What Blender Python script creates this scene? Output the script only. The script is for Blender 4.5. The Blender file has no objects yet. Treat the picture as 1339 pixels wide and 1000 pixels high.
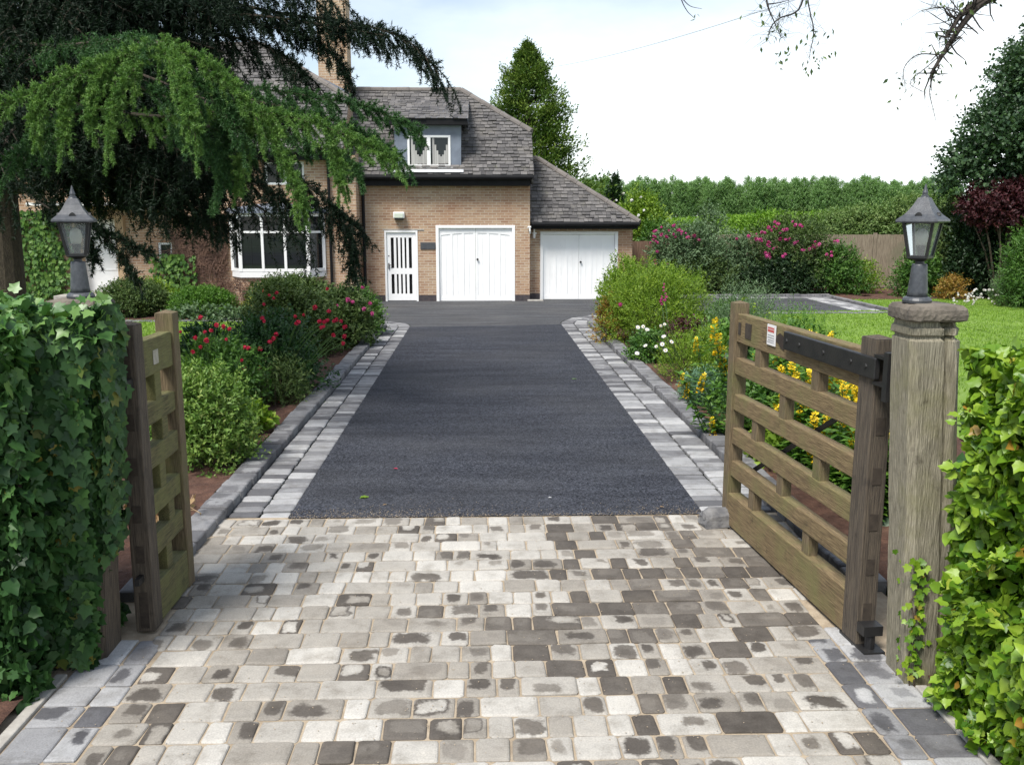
import bpy, math, random
import numpy as np
from mathutils import Vector, Matrix

# ------------------------------------------------------------------ basics
random.seed(11)
scene = bpy.context.scene
COL = scene.collection
rad = math.radians
CAM_H, F_PX, PITCH, YAW = 2.15, 1200.0, rad(10.25), rad(1.95)


def ray(px, py):
    a = (px - 669.5) / F_PX
    b = (500 - py) / F_PX
    y = math.cos(PITCH) + b * math.sin(PITCH)
    z = -math.sin(PITCH) + b * math.cos(PITCH)
    return (a * math.cos(YAW) + y * math.sin(YAW), -a * math.sin(YAW) + y * math.cos(YAW), z)


def at(px, py, Y):
    d = ray(px, py)
    t = Y / d[1]
    return Vector((d[0] * t, Y, CAM_H + d[2] * t))


def tag(o, label=None, cat=None, group=None, kind=None):
    if label: o['label'] = label
    if cat: o['category'] = cat
    if group: o['group'] = group
    if kind: o['kind'] = kind
    return o


def empty(name, loc, label, cat, group=None, rz=0.0):
    o = bpy.data.objects.new(name, None)
    COL.objects.link(o)
    o.location = loc
    o.rotation_euler = (0, 0, rz)
    o.empty_display_size = 0.1
    return tag(o, label, cat, group)


def wloc(o):
    v = Vector((0, 0, 0))
    while o is not None:
        v += o.location
        o = o.parent
    return v


def finish(name, me, mats, parent, smooth=False):
    for m in (mats if isinstance(mats, (list, tuple)) else [mats]):
        me.materials.append(m)
    if smooth:
        me.polygons.foreach_set('use_smooth', np.ones(len(me.polygons), dtype=bool))
    me.update()
    o = bpy.data.objects.new(name, me)
    COL.objects.link(o)
    if parent is not None:
        o.parent = parent
    return o


class MB:
    """collects faces, then links them as one mesh object"""

    def __init__(s):
        s.v, s.f, s.m, s.mi = [], [], [], 0

    def add(s, vs, fs):
        b = len(s.v)
        s.v += [tuple(p) for p in vs]
        s.f += [tuple(i + b for i in f) for f in fs]
        s.m += [s.mi] * len(fs)
        return s

    def poly(s, *pts):
        return s.add(pts, [tuple(range(len(pts)))])

    def box(s, x0, x1, y0, y1, z0, z1):
        return s.add([(x0, y0, z0), (x1, y0, z0), (x1, y1, z0), (x0, y1, z0), (x0, y0, z1), (x1, y0, z1), (x1, y1, z1), (x0, y1, z1)],
                     [(3, 2, 1, 0), (4, 5, 6, 7), (0, 1, 5, 4), (1, 2, 6, 5), (2, 3, 7, 6), (3, 0, 4, 7)])

    def bar(s, p, q, w, h, up=(0, 0, 1)):
        p, q = Vector(p), Vector(q)
        d = (q - p).normalized()
        u = Vector(up)
        a = d.cross(u).normalized() * (w / 2)
        b = a.cross(d).normalized() * (h / 2)
        vs = [p - a - b, p + a - b, p + a + b, p - a + b, q - a - b, q + a - b, q + a + b, q - a + b]
        return s.add(vs, [(0, 1, 2, 3), (7, 6, 5, 4), (0, 4, 5, 1), (1, 5, 6, 2), (2, 6, 7, 3), (3, 7, 4, 0)])

    def tube(s, pts, r, n=8):
        pts = [Vector(p) for p in pts]
        if not hasattr(r, '__len__'):
            r = [r] * len(pts)
        vs, fs = [], []
        ref = None
        for i, p in enumerate(pts):
            t = (pts[min(i + 1, len(pts) - 1)] - pts[max(i - 1, 0)])
            if t.length < 1e-9: t = Vector((0, 0, 1))
            t.normalize()
            if ref is None:
                ref = t.orthogonal().normalized()
            ref = (ref - t * ref.dot(t))
            if ref.length < 1e-6: ref = t.orthogonal()
            ref.normalize()
            b = t.cross(ref)
            for k in range(n):
                a = 2 * math.pi * k / n
                vs.append(p + (ref * math.cos(a) + b * math.sin(a)) * r[i])
        for i in range(len(pts) - 1):
            for k in range(n):
                k2 = (k + 1) % n
                fs.append((i * n + k, i * n + k2, (i + 1) * n + k2, (i + 1) * n + k))
        fs.append(tuple(range(n))[::-1])
        fs.append(tuple((len(pts) - 1) * n + k for k in range(n)))
        return s.add(vs, fs)

    def lathe(s, c, prof, n=20, phase=0.0):
        vs, fs = [], []
        for r, z in prof:
            for k in range(n):
                a = 2 * math.pi * k / n + phase
                vs.append((c[0] + r * math.cos(a), c[1] + r * math.sin(a), c[2] + z))
        for i in range(len(prof) - 1):
            for k in range(n):
                k2 = (k + 1) % n
                fs.append((i * n + k, i * n + k2, (i + 1) * n + k2, (i + 1) * n + k))
        fs.append(tuple(range(n))[::-1])
        fs.append(tuple((len(prof) - 1) * n + k for k in range(n)))
        return s.add(vs, fs)

    def build(s, name, mats, parent=None, bevel=0.0, smooth=False, local=False, seg=2):
        off = Vector((0, 0, 0)) if (local or parent is None) else wloc(parent)
        V = np.array(s.v, dtype=np.float64) - np.array(off)
        me = bpy.data.meshes.new(name)
        me.from_pydata(V.tolist(), [], s.f)
        me.polygons.foreach_set('material_index', np.array(s.m, dtype=np.int32))
        # box-projected uv in metres
        me.update()
        uv = me.uv_layers.new(name='UVMap')
        W = np.array(s.v)
        nl = len(me.loops)
        vi = np.zeros(nl, dtype=np.int32)
        me.loops.foreach_get('vertex_index', vi)
        npoly = len(me.polygons)
        nr = np.zeros(npoly * 3)
        me.polygons.foreach_get('normal', nr)
        nr = np.abs(nr.reshape(-1, 3))
        tot = np.zeros(npoly, dtype=np.int32)
        me.polygons.foreach_get('loop_total', tot)
        ax = np.repeat(nr.argmax(axis=1), tot)
        P = W[vi]
        U = np.where(ax == 0, P[:, 1], P[:, 0])
        T = np.where(ax == 2, P[:, 1], P[:, 2])
        uv.data.foreach_set('uv', np.stack([U, T], axis=1).astype(np.float32).ravel())
        o = finish(name, me, mats, parent, smooth)
        if bevel > 0:
            b = o.modifiers.new('bevel', 'BEVEL')
            b.width = bevel
            b.segments = seg
            b.limit_method = 'ANGLE'
            b.angle_limit = rad(40)
        return o


def np_mesh(name, V, Fa, mats, parent=None, attrs=None, smooth=False, local=False):
    """V (n,3), Fa (m,k) -> one mesh object; attrs {name: (type, data)} on points"""
    off = np.zeros(3) if (local or parent is None) else np.array(wloc(parent))
    V = np.asarray(V, dtype=np.float64) - off
    Fa = np.asarray(Fa, dtype=np.int32)
    m, k = Fa.shape
    me = bpy.data.meshes.new(name)
    me.vertices.add(len(V))
    me.vertices.foreach_set('co', V.astype(np.float32).ravel())
    me.loops.add(m * k)
    me.loops.foreach_set('vertex_index', Fa.ravel())
    me.polygons.add(m)
    me.polygons.foreach_set('loop_start', np.arange(0, m * k, k, dtype=np.int32))
    try:
        me.polygons.foreach_set('loop_total', np.full(m, k, dtype=np.int32))
    except Exception:
        pass
    me.update(calc_edges=True)
    for an, (ty, data) in (attrs or {}).items():
        a = me.attributes.new(an, ty, 'POINT')
        a.data.foreach_set({'FLOAT': 'value', 'FLOAT_VECTOR': 'vector', 'FLOAT_COLOR': 'color'}[ty], np.asarray(data, dtype=np.float32).ravel())
    return finish(name, me, mats, parent, smooth)


def unit(a):
    return a / np.maximum(np.linalg.norm(a, axis=-1, keepdims=True), 1e-9)


# leaf templates: vertices (x across, y along, z up), triangle faces
def tmpl_fold(w=0.5, lift=0.10):
    return (np.array([(0, 0, 0), (-w / 2, .45, lift), (0, 1, 0), (w / 2, .45, lift)], float), np.array([(0, 2, 1), (0, 3, 2)]))


def tmpl_outline(half, cz=0.05, wav=0.0, cy=0.4):
    """half outline right side from base to tip; mirrored, fan round a centre"""
    rt = [(x, y, wav * (1 if i % 2 else -1)) for i, (x, y) in enumerate(half)]
    lf = [(-x, y, wav * (-1 if i % 2 else 1)) for i, (x, y) in enumerate(half)][::-1]
    out = [(0, 0.0, 0)] + rt + [(0, 1.0, -0.10)] + lf
    V = np.array(out + [(0, cy, -cz)], float)
    n = len(out)
    Fa = np.array([(n, i, (i + 1) % n) for i in range(n)])
    return V, Fa


T_FOLD = tmpl_fold(.5)
T_NARROW = tmpl_fold(.24, .04)
T_ROUND = tmpl_fold(.8, .14)
T_IVY = tmpl_outline([(.20, -.10), (.46, .06), (.38, .26), (.56, .50), (.26, .58)], .05, .015, .30)
T_IVY2 = tmpl_outline([(.26, -.07), (.44, .12), (.40, .30), (.40, .52), (.20, .70)], .08, .03, .34)
T_OVATE = tmpl_outline([(.26, -.04), (.42, .16), (.40, .42), (.22, .72)], .15, .03, .42)


def cloud(name, tmpl, P, T, N, S, mats, parent=None, rnd=None, rg=None, local=False, smooth=False):
    rg = rg or np.random.default_rng(1)
    V0, F0 = tmpl
    P = np.asarray(P, float)
    n = len(P)
    T = unit(np.asarray(T, float))
    N = np.asarray(N, float)
    N = N - (N * T).sum(1, keepdims=True) * T
    N = unit(N)
    B = np.cross(T, N)
    S = np.broadcast_to(np.asarray(S, float), (n,))[:, None, None]
    V = P[:, None, :] + S * (V0[None, :, 0:1] * B[:, None, :] + V0[None, :, 1:2] * T[:, None, :] + V0[None, :, 2:3] * N[:, None, :])
    k = len(V0)
    Fa = (F0[None] + (np.arange(n) * k)[:, None, None]).reshape(-1, F0.shape[1])
    if rnd is None:
        rnd = rg.random(n)
    return np_mesh(name, V.reshape(-1, 3), Fa, mats, parent, {'rnd': ('FLOAT', np.repeat(rnd, k))}, smooth=smooth, local=local)


# ------------------------------------------------------------------ materials
class NT:
    def __init__(s, name):
        s.mat = bpy.data.materials.new(name)
        s.mat.use_nodes = True
        s.t = s.mat.node_tree
        s.t.nodes.clear()
        s.out = s.t.nodes.new('ShaderNodeOutputMaterial')

    def n(s, ty, ins=None, **props):
        nd = s.t.nodes.new('ShaderNode' + ty)
        for k, v in props.items():
            setattr(nd, k, v)
        for k, v in (ins or {}).items():
            sk = nd.inputs[k]
            if hasattr(v, 'is_linked') or isinstance(v, bpy.types.NodeSocket):
                s.t.links.new(v, sk)
            else:
                if isinstance(v, (tuple, list)) and len(v) == 3 and sk.type == 'RGBA':
                    v = (*v, 1)
                sk.default_value = v
        return nd

    def ramp(s, fac, stops):
        r = s.n('ValToRGB', {'Fac': fac})
        el = r.color_ramp.elements
        while len(el) < len(stops): el.new(.5)
        for e, (p, c) in zip(el, stops):
            e.position = p
            e.color = (*c, 1)
        return r.outputs['Color']

    def mix(s, fac, a, b, mode='MIX'):
        m = s.n('MixRGB', {'Fac': fac, 'Color1': a, 'Color2': b}, blend_type=mode)
        return m.outputs[0]

    def math(s, op, a, b=0.0, clamp=False):
        return s.n('Math', {0: a, 1: b}, operation=op, use_clamp=clamp).outputs[0]

    def noise(s, vec, scale, detail=5, rough=.6):
        return s.n('TexNoise', {'Vector': vec, 'Scale': scale, 'Detail': detail, 'Roughness': rough}).outputs['Fac']

    def obj(s):
        return s.n('TexCoord').outputs['Object']

    def done(s, shader):
        s.t.links.new(shader, s.out.inputs['Surface'])
        return s.mat

    def bump(s, h, strength, dist=.01):
        return s.n('Bump', {'Height': h, 'Strength': strength, 'Distance': dist}).outputs['Normal']


def M(name, c1, c2=None, scale=6, rough=.7, bump=0, bscale=60, stretch=None, metal=0, spec=.5, c3=None, s3=1.2, t3=(.5, .7), dist=.01, lo=.35, hi=.65, crack=False):
    g = NT(name)
    v = g.obj()
    if stretch:
        v = g.n('Mapping', {'Vector': v, 'Scale': stretch}).outputs[0]
    c2 = c2 or c1
    f = g.noise(v, scale)
    c = g.ramp(f, [(lo, c1), (hi, c2)])
    if c3:
        f3 = g.noise(g.obj(), s3, 6, .65)
        c = g.mix(g.ramp(f3, [(t3[0], (0, 0, 0)), (t3[1], (1, 1, 1))]), c, (*c3, 1))
    if crack:
        fine = g.noise(v, scale * 2.3, 8, .7)
        c = g.mix(.8, c, g.ramp(fine, [(.30, (.35, .32, .28)), (.44, (1, 1, 1)), (.62, (1, 1, 1)), (.76, (1.35, 1.33, 1.28))]), 'MULTIPLY')
        blot = g.noise(g.obj(), 11, 4, .6)
        c = g.mix(.7, c, g.ramp(blot, [(.26, (.45, .42, .40)), (.38, (1, 1, 1))]), 'MULTIPLY')
    ins = {'Base Color': c, 'Roughness': rough, 'Metallic': metal, 'Specular IOR Level': spec}
    if bump:
        ins['Normal'] = g.bump(g.noise(v, bscale), bump, dist)
    return g.done(g.n('BsdfPrincipled', ins).outputs[0])


def LM(name, cols, transl=.28, rough=.5, spec=.35, odd=None):
    """leaf: colour from the per-leaf random attribute"""
    g = NT(name)
    a = g.n('Attribute', attribute_name='rnd').outputs['Fac']
    st = [(i / max(1, len(cols) - 1) * (.93 if odd else 1), c) for i, c in enumerate(cols)]
    if odd: st.append((.99, odd))
    c = g.ramp(a, st)
    p = g.n('BsdfPrincipled', {'Base Color': c, 'Roughness': rough, 'Specular IOR Level': spec}).outputs[0]
    tc = g.mix(1.0, c, (1.0, 1.15, .55, 1), 'MULTIPLY')
    t = g.n('BsdfTranslucent', {'Color': tc}).outputs[0]
    return g.done(g.n('MixShader', {0: transl, 1: p, 2: t}).outputs[0])


M_WHITE = M('white_paint', (.86, .86, .85), (.81, .81, .80), 2.5, .45, .05, 30)
M_UPVC = M('white_frame', (.80, .80, .79), None, 2, .35)
M_BLACK = M('black_iron', (.012, .012, .013), (.022, .021, .02), 12, .45, .15, 80)
M_GUTTER = M('black_gutter', (.006, .006, .007), (.010, .010, .011), 5, .6, spec=.2)
M_LEAD = M('lead_sheet', (.13, .15, .19), (.19, .22, .27), 3, .55, .1, 14)
M_LAMP = M('lamp_metal', (.038, .042, .049), (.070, .075, .083), 40, .42, .25, 220, c3=(.10, .10, .10), s3=9, t3=(.56, .8), dist=.003)
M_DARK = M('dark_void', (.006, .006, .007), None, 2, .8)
M_SLATE = M('slate_plaque', (.05, .055, .062), (.07, .075, .08), 9, .6)
M_BARK_DARK = M('dark_bark', (.016, .012, .010), (.045, .036, .028), 20, .9, .8, 40, c3=(.13, .12, .05), s3=9, t3=(.58, .7))
M_BARK = M('bark', (.035, .026, .018), (.085, .065, .045), 9, .9, .8, 25, stretch=(6, 6, 1.5), dist=.02)
M_TWIG = M('twig', (.05, .035, .022), (.10, .075, .05), 15, .85)
M_GREENSTEM = M('green_stem', (.06, .13, .03), (.10, .18, .05), 15, .6)
M_DRYSTEM = M('dry_stem', (.065, .034, .024), (.16, .092, .062), 6, .85)
M_STRAW = M('straw', (.30, .20, .11), (.42, .31, .18), 10, .8)
M_SOIL = M('soil', (.060, .026, .016), (.125, .062, .040), 9, .95, .9, 45, c3=(.17, .10, .068), s3=3.5, t3=(.55, .8), dist=.03)
M_SAND = M('joint_sand', (.31, .245, .170), (.42, .345, .25), 14, .95, .5, 160, c3=(.26, .205, .145), s3=4)
M_CONC = M('concrete_edging', (.30, .28, .25), (.42, .40, .36), 14, .9, .3, 90)
M_KERB = M('kerb_stone', (.10, .098, .105), (.20, .195, .20), 7, .85, .4, 90, c3=(.26, .25, .245), s3=4, t3=(.52, .75))
M_STONE = M('cap_stone', (.085, .072, .058), (.17, .145, .115), 9, .9, .7, 45, c3=(.030, .029, .028), s3=5, t3=(.52, .66))
M_ROCK = M('grey_rock', (.10, .10, .105), (.21, .205, .20), 12, .85, .6, 60)
M_TIMBER_V = M('weathered_timber_upright', (.080, .056, .030), (.20, .150, .085), 7, .85, .6, 9, stretch=(26, 26, 1.4), crack=True, c3=(.125, .125, .040), s3=3.5, t3=(.48, .75))
M_TIMBER_X = M('weathered_timber_rail', (.090, .060, .028), (.235, .170, .085), 7, .85, .6, 9, stretch=(1.4, 26, 26), crack=True, c3=(.15, .145, .050), s3=3.5, t3=(.46, .75))
M_TIMBER_GX = M('mossy_timber_leaf', (.060, .054, .020), (.165, .148, .060), 7, .85, .6, 9, stretch=(1.4, 26, 26), crack=True, c3=(.16, .165, .05), s3=4, t3=(.44, .72))
M_TIMBER_D = M('dark_timber_upright', (.042, .033, .025), (.120, .094, .066), 6, .88, .6, 9, stretch=(22, 22, 1.1), crack=True, c3=(.025, .02, .016), s3=4, t3=(.55, .7))
M_POST = M('silvered_post', (.14, .124, .085), (.36, .325, .24), 7, .9, .9, 8, stretch=(26, 26, 1.3), crack=True, c3=(.20, .19, .085), s3=2.6, t3=(.50, .75))
M_TENON = M('end_grain', (.030, .022, .016), (.055, .042, .030), 25, .95)
M_FENCE = M('fence_board', (.17, .135, .095), (.31, .26, .19), 5, .9, .4, 8, stretch=(9, 9, .8), c3=(.16, .16, .10), s3=1.0)
M_FENCE_RED = M('brown_fence_board', (.105, .060, .038), (.20, .125, .085), 5, .9, .4, 8, stretch=(9, 9, .8))
M_OAK = M('timber_surround', (.30, .20, .11), (.42, .30, .18), 4, .7, .2, 12, stretch=(9, 9, 1))
M_STEEL = M('zinc_steel', (.45, .45, .44), None, 4, .35, metal=.9)
M_SIGN = M('sign_white', (.75, .73, .72), (.68, .66, .66), 10, .5)
M_RED = M('sign_red', (.45, .06, .05), None, 4, .5)
M_GREYINK = M('sign_ink', (.22, .22, .24), None, 4, .5)
M_BULB = M('bulb_white', (.75, .74, .66), None, 4, .3)
M_CURTAIN = M('curtain', (.45, .44, .42), (.30, .29, .28), 3, .9, stretch=(9, 9, .3))
M_LAWN = M('lawn_turf', (.115, .205, .022), (.190, .310, .040), 1.6, .9, .8, 120, c3=(.20, .30, .06), s3=.7, t3=(.5, .75), dist=.02)
M_FIELD = M('field', (.07, .12, .03), (.12, .18, .05), .2, .95)


def glass_mat(name, dark=(.012, .014, .016), see=0.0, rough=.04):
    g = NT(name)
    gl = g.n('BsdfGlossy', {'Color': (.9, .95, 1), 'Roughness': rough}).outputs[0]
    if see > 0:
        base = g.n('BsdfTransparent', {'Color': (.93, .95, .94)}).outputs[0]
        df = g.n('BsdfDiffuse', {'Color': (.62, .64, .62)}).outputs[0]
        base = g.n('MixShader', {0: 1 - see, 1: base, 2: df}).outputs[0]
    else:
        base = g.n('BsdfDiffuse', {'Color': dark}).outputs[0]
    fr = g.n('Fresnel', {'IOR': 1.5}).outputs[0]
    return g.done(g.n('MixShader', {0: fr, 1: base, 2: gl}).outputs[0])


M_GLASS = glass_mat('window_glass')
M_LGLASS = glass_mat('lantern_glass', see=.80, rough=.10)


def brick_mat():
    g = NT('buff_brick')
    uv = g.n('TexCoord').outputs['UV']
    b = g.n('TexBrick', {'Vector': uv, 'Color1': (.44, .315, .205), 'Color2': (.285, .168, .105), 'Mortar': (.50, .43, .345), 'Scale': 1.0, 'Mortar Size': .0095,
                         'Mortar Smooth': .2, 'Bias': -.25, 'Brick Width': .205, 'Row Height': .066}, offset=.5)
    n1 = g.noise(g.obj(), .9, 4, .6)
    tint = g.ramp(n1, [(.40, (1, 1, 1)), (.68, (.80, .62, .54))])
    c = g.mix(.8, b.outputs['Color'], tint, 'MULTIPLY')
    n2 = g.noise(uv, 22, 3)
    c = g.mix(.5, c, g.ramp(n2, [(.3, (.72, .70, .68)), (.7, (1.15, 1.12, 1.08))]), 'MULTIPLY')
    nr = g.bump(b.outputs['Fac'], -.6, .008)
    return g.done(g.n('BsdfPrincipled', {'Base Color': c, 'Roughness': .88, 'Normal': nr}).outputs[0])


M_BRICK = brick_mat()
M_PLINTH = M('blue_brick', (.035, .030, .036), (.07, .055, .055), 10, .7)


def tile_mat():
    g = NT('roof_tile')
    a = g.n('Attribute', attribute_name='rnd').outputs['Fac']
    c = g.ramp(a, [(0, (.055, .052, .053)), (.5, (.105, .099, .097)), (1, (.160, .150, .145))])
    n = g.noise(g.obj(), 2.2, 7, .7)
    c = g.mix(g.ramp(n, [(.50, (0, 0, 0)), (.74, (.8, .8, .8))]), c, (.185, .170, .150, 1))
    n2 = g.noise(g.obj(), 26, 4)
    c = g.mix(.6, c, g.ramp(n2, [(.3, (.55, .55, .55)), (.7, (1.2, 1.2, 1.2))]), 'MULTIPLY')
    n3 = g.noise(g.obj(), 5.5, 6, .75)
    c = g.mix(g.ramp(n3, [(.60, (0, 0, 0)), (.75, (.6, .6, .6))]), c, (.12, .125, .06, 1))
    return g.done(g.n('BsdfPrincipled', {'Base Color': c, 'Roughness': .85, 'Normal': g.bump(n2, .4, .01)}).outputs[0])


M_TILE = tile_mat()
M_RIDGE = M('ridge_tile', (.115, .102, .095), (.19, .170, .155), 3, .9, .3, 40)


def tarmac_mat(name, lo, hi, dusty):
    g = NT(name)
    v = g.obj()
    vo = g.n('TexVoronoi', {'Vector': v, 'Scale': 70.0}, feature='F1')
    sp = g.ramp(vo.outputs['Color'], [(.0, lo), (1, hi)])
    n1 = g.noise(v, .55, 5, .6)
    c = g.mix(g.ramp(n1, [(.40, (0, 0, 0)), (.72, (.55, .55, .55))]), sp, (*dusty, 1))
    n4 = g.noise(g.n('Mapping', {'Vector': v, 'Scale': (.5, 2.6, 1)}).outputs[0], 1.3, 5, .65)
    c = g.mix(.75, c, g.ramp(n4, [(.30, (.55, .55, .57)), (.70, (1.38, 1.38, 1.36))]), 'MULTIPLY')
    n2 = g.noise(v, 60, 3)
    c = g.mix(.7, c, g.ramp(n2, [(.35, (.45, .45, .45)), (.68, (1.5, 1.5, 1.5))]), 'MULTIPLY')
    nr = g.bump(vo.outputs['Distance'], .9, .012)
    return g.done(g.n('BsdfPrincipled', {'Base Color': c, 'Roughness': .85, 'Specular IOR Level': .2, 'Normal': nr}).outputs[0])


M_TAR = tarmac_mat('new_tarmac', (.006, .007, .011), (.080, .086, .105), (.062, .063, .068))
M_TAR_OLD = tarmac_mat('forecourt_tarmac', (.045, .047, .052), (.115, .118, .125), (.110, .106, .102))


def sett_mat(name='tumbled_setts', cool=False):
    """each sett carries its tones (edge, middle, heart) and the radii of its stains as attributes"""
    g = NT(name)
    st = g.n('Attribute', attribute_name='st').outputs['Vector']
    c1 = g.n('SeparateColor', {'Color': g.n('Attribute', attribute_name='c1').outputs['Color']}).outputs
    c2 = g.n('SeparateColor', {'Color': g.n('Attribute', attribute_name='c2').outputs['Color']}).outputs
    sx = g.n('SeparateXYZ', {'Vector': st}).outputs
    ox = g.math('MULTIPLY', g.math('SUBTRACT', c2[2], .5), .75)
    oy = g.math('MULTIPLY', g.math('SUBTRACT', g.math('FRACT', g.math('MULTIPLY', c2[2], 7.3)), .5), .75)
    ax, ay = g.math('ABSOLUTE', g.math('ADD', sx[0], ox)), g.math('ABSOLUTE', g.math('ADD', sx[1], oy))
    p = g.math('POWER', g.math('ADD', g.math('POWER', ax, 4.0), g.math('POWER', ay, 4.0)), .25)
    ob = g.obj()
    nz = g.noise(ob, 12, 3, .55)
    nz2 = g.noise(ob, 55, 4, .6)
    d = g.math('ADD', p, g.math('MULTIPLY', g.math('SUBTRACT', nz, .5), 1.15))
    d = g.math('ADD', d, g.math('MULTIPLY', g.math('SUBTRACT', nz2, .5), .40))

    def inside(r):
        return g.math('MULTIPLY', g.math('SUBTRACT', g.math('ADD', r, .10), d), 4.8, True)
    def tone(t):
        if cool:
            return g.ramp(t, [(0, (.045, .045, .050)), (.35, (.105, .104, .110)), (.7, (.245, .245, .250)), (1, (.47, .468, .462))])
        return g.ramp(t, [(0, (.046, .039, .033)), (.35, (.105, .092, .079)), (.7, (.262, .240, .208)), (1, (.48, .46, .42))])
    c = g.mix(inside(c1[2]), tone(c1[0]), tone(c1[1]))
    c = g.mix(inside(c2[1]), c, tone(c2[0]))
    n3 = g.noise(ob, 5.5, 7, .72)
    c = g.mix(.72, c, g.ramp(n3, [(.28, (.48, .45, .41)), (.50, (1.0, 1.0, 1.0)), (.72, (1.22, 1.21, 1.19))]), 'MULTIPLY')
    n5 = g.noise(ob, 130, 3)
    c = g.mix(.45, c, g.ramp(n5, [(.35, (.70, .70, .70)), (.65, (1.22, 1.22, 1.22))]), 'MULTIPLY')
    n6 = g.noise(ob, 2.3, 5, .7)
    c = g.mix(g.ramp(n6, [(.50, (0, 0, 0)), (.78, (.0, .0, .0) if cool else (.26, .26, .26))]), c, (.29, .25, .20, 1))
    return g.done(g.n('BsdfPrincipled', {'Base Color': c, 'Roughness': .85, 'Specular IOR Level': .35, 'Normal': g.bump(g.math('ADD', nz2, n5), .35, .004)}).outputs[0])


M_SETT = sett_mat()
M_SETT_COOL = sett_mat('grey_setts', True)

L_IVY_D = LM('ivy_leaf_dark', [(.012, .038, .010), (.028, .078, .018), (.058, .132, .030)], .10, .50, .30, odd=(.20, .17, .03))
L_IVY_TOP = LM('ivy_leaf_lit', [(.030, .095, .022), (.085, .195, .045), (.165, .28, .075)], .2, .4, .5)  # light on the hedge top, put into a paler leaf colour
L_IVY_L = LM('ivy_leaf_light', [(.045, .120, .008), (.105, .215, .012), (.195, .320, .022), (.28, .40, .045)], .26, .42, .45, odd=(.34, .19, .03))
L_CEDAR_D = LM('cedar_needle_shade', [(.004, .012, .006), (.008, .022, .009), (.015, .036, .013)], .12, .6, .25)  # shade among the inner boughs put into the needle colour
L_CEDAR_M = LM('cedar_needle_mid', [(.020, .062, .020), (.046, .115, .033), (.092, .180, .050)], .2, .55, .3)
L_CEDAR_L = LM('cedar_needle_young_lit', [(.055, .135, .030), (.130, .245, .055), (.26, .40, .10)], .25, .5, .3)  # yellow-green new growth, with sunlit brightness also put into the colour
L_CONIFER = LM('conifer_spray', [(.030, .070, .014), (.080, .145, .024), (.175, .240, .036)], .2, .6, .25)
L_POPLAR = LM('poplar_leaf', [(.13, .235, .09), (.20, .33, .125), (.27, .40, .17)], .42, .6, .25)
L_TREE = LM('broad_leaf_dark', [(.020, .050, .022), (.048, .096, .040), (.095, .165, .070)], .25, .45, .4)
L_FRESH = LM('fresh_green_leaf', [(.055, .140, .020), (.100, .215, .030), (.165, .29, .045)], .3, .5, .35)
L_PURPLE = LM('purple_leaf', [(.030, .009, .012), (.058, .014, .018), (.085, .028, .026)], .2, .5, .3)
L_SPIREA = LM('spirea_leaf', [(.060, .135, .022), (.115, .215, .038), (.20, .31, .065), (.29, .36, .10)], .3, .5, .35)
L_ROSE = LM('rose_leaf', [(.020, .062, .020), (.035, .095, .026), (.060, .135, .036)], .22, .45, .4)
L_MIDGREEN = LM('mid_green_leaf', [(.036, .100, .018), (.076, .170, .028), (.135, .245, .042)], .28, .5, .35)
L_OLIVE = LM('olive_leaf', [(.036, .070, .018), (.076, .124, .032), (.135, .185, .052)], .2, .55, .3)
L_LIME = LM('lime_leaf', [(.085, .160, .014), (.170, .280, .024), (.30, .40, .040)], .32, .5, .35)
L_GOLD = LM('golden_leaf', [(.15, .20, .025), (.27, .31, .04), (.36, .34, .06)], .3, .5, .35)
L_GREY = LM('grey_green_leaf', [(.075, .130, .060), (.125, .195, .095), (.185, .26, .14)], .25, .6, .3)
L_BLUEGR = LM('blue_green_leaf', [(.070, .150, .085), (.115, .215, .125), (.17, .28, .17)], .22, .55, .3)
L_ORANGE = LM('orange_leaf', [(.20, .10, .02), (.34, .20, .04), (.26, .24, .05)], .3, .5, .35)
L_BOX = LM('clipped_leaf', [(.045, .120, .014), (.085, .195, .020), (.135, .26, .032)], .25, .5, .35)
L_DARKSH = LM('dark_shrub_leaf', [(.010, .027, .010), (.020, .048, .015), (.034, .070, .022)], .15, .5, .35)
L_HEDGE = LM('hedge_leaf', [(.095, .205, .020), (.165, .310, .030), (.25, .39, .055)], .3, .5, .3)
L_BRAMBLE = LM('bramble_leaf', [(.090, .165, .045), (.165, .255, .075), (.27, .34, .13)], .28, .55, .3)
L_GRASS = LM('grass_blade', [(.105, .195, .016), (.165, .290, .026), (.25, .37, .05)], .3, .6, .25)
L_PETAL_RED = LM('petal_red', [(.42, .012, .045), (.60, .025, .08), (.70, .07, .13)], .25, .5, .3)
L_PETAL_PINK = LM('petal_pink', [(.42, .03, .17), (.58, .07, .28), (.62, .16, .36)], .3, .5, .3)
L_PETAL_WHITE = LM('petal_white', [(.75, .72, .76), (.82, .81, .82), (.78, .70, .76)], .25, .5, .3)
L_PETAL_YEL = LM('petal_yellow', [(.72, .44, .008), (.85, .58, .016), (.88, .66, .04)], .25, .5, .3)
L_DEAD = LM('dead_leaf', [(.16, .09, .04), (.28, .18, .09), (.38, .27, .15)], .2, .8, .2)
# ------------------------------------------------------------------ ground and paving
def structure(o):
    o['kind'] = 'structure'
    return o


def sheet(name, pts, z, mat):
    m = MB()
    m.poly(*[(x, y, z) for x, y in pts])
    return structure(m.build(name, mat))


def rect(x0, x1, y0, y1):
    return [(x0, y0), (x1, y0), (x1, y1), (x0, y1)]


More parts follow.
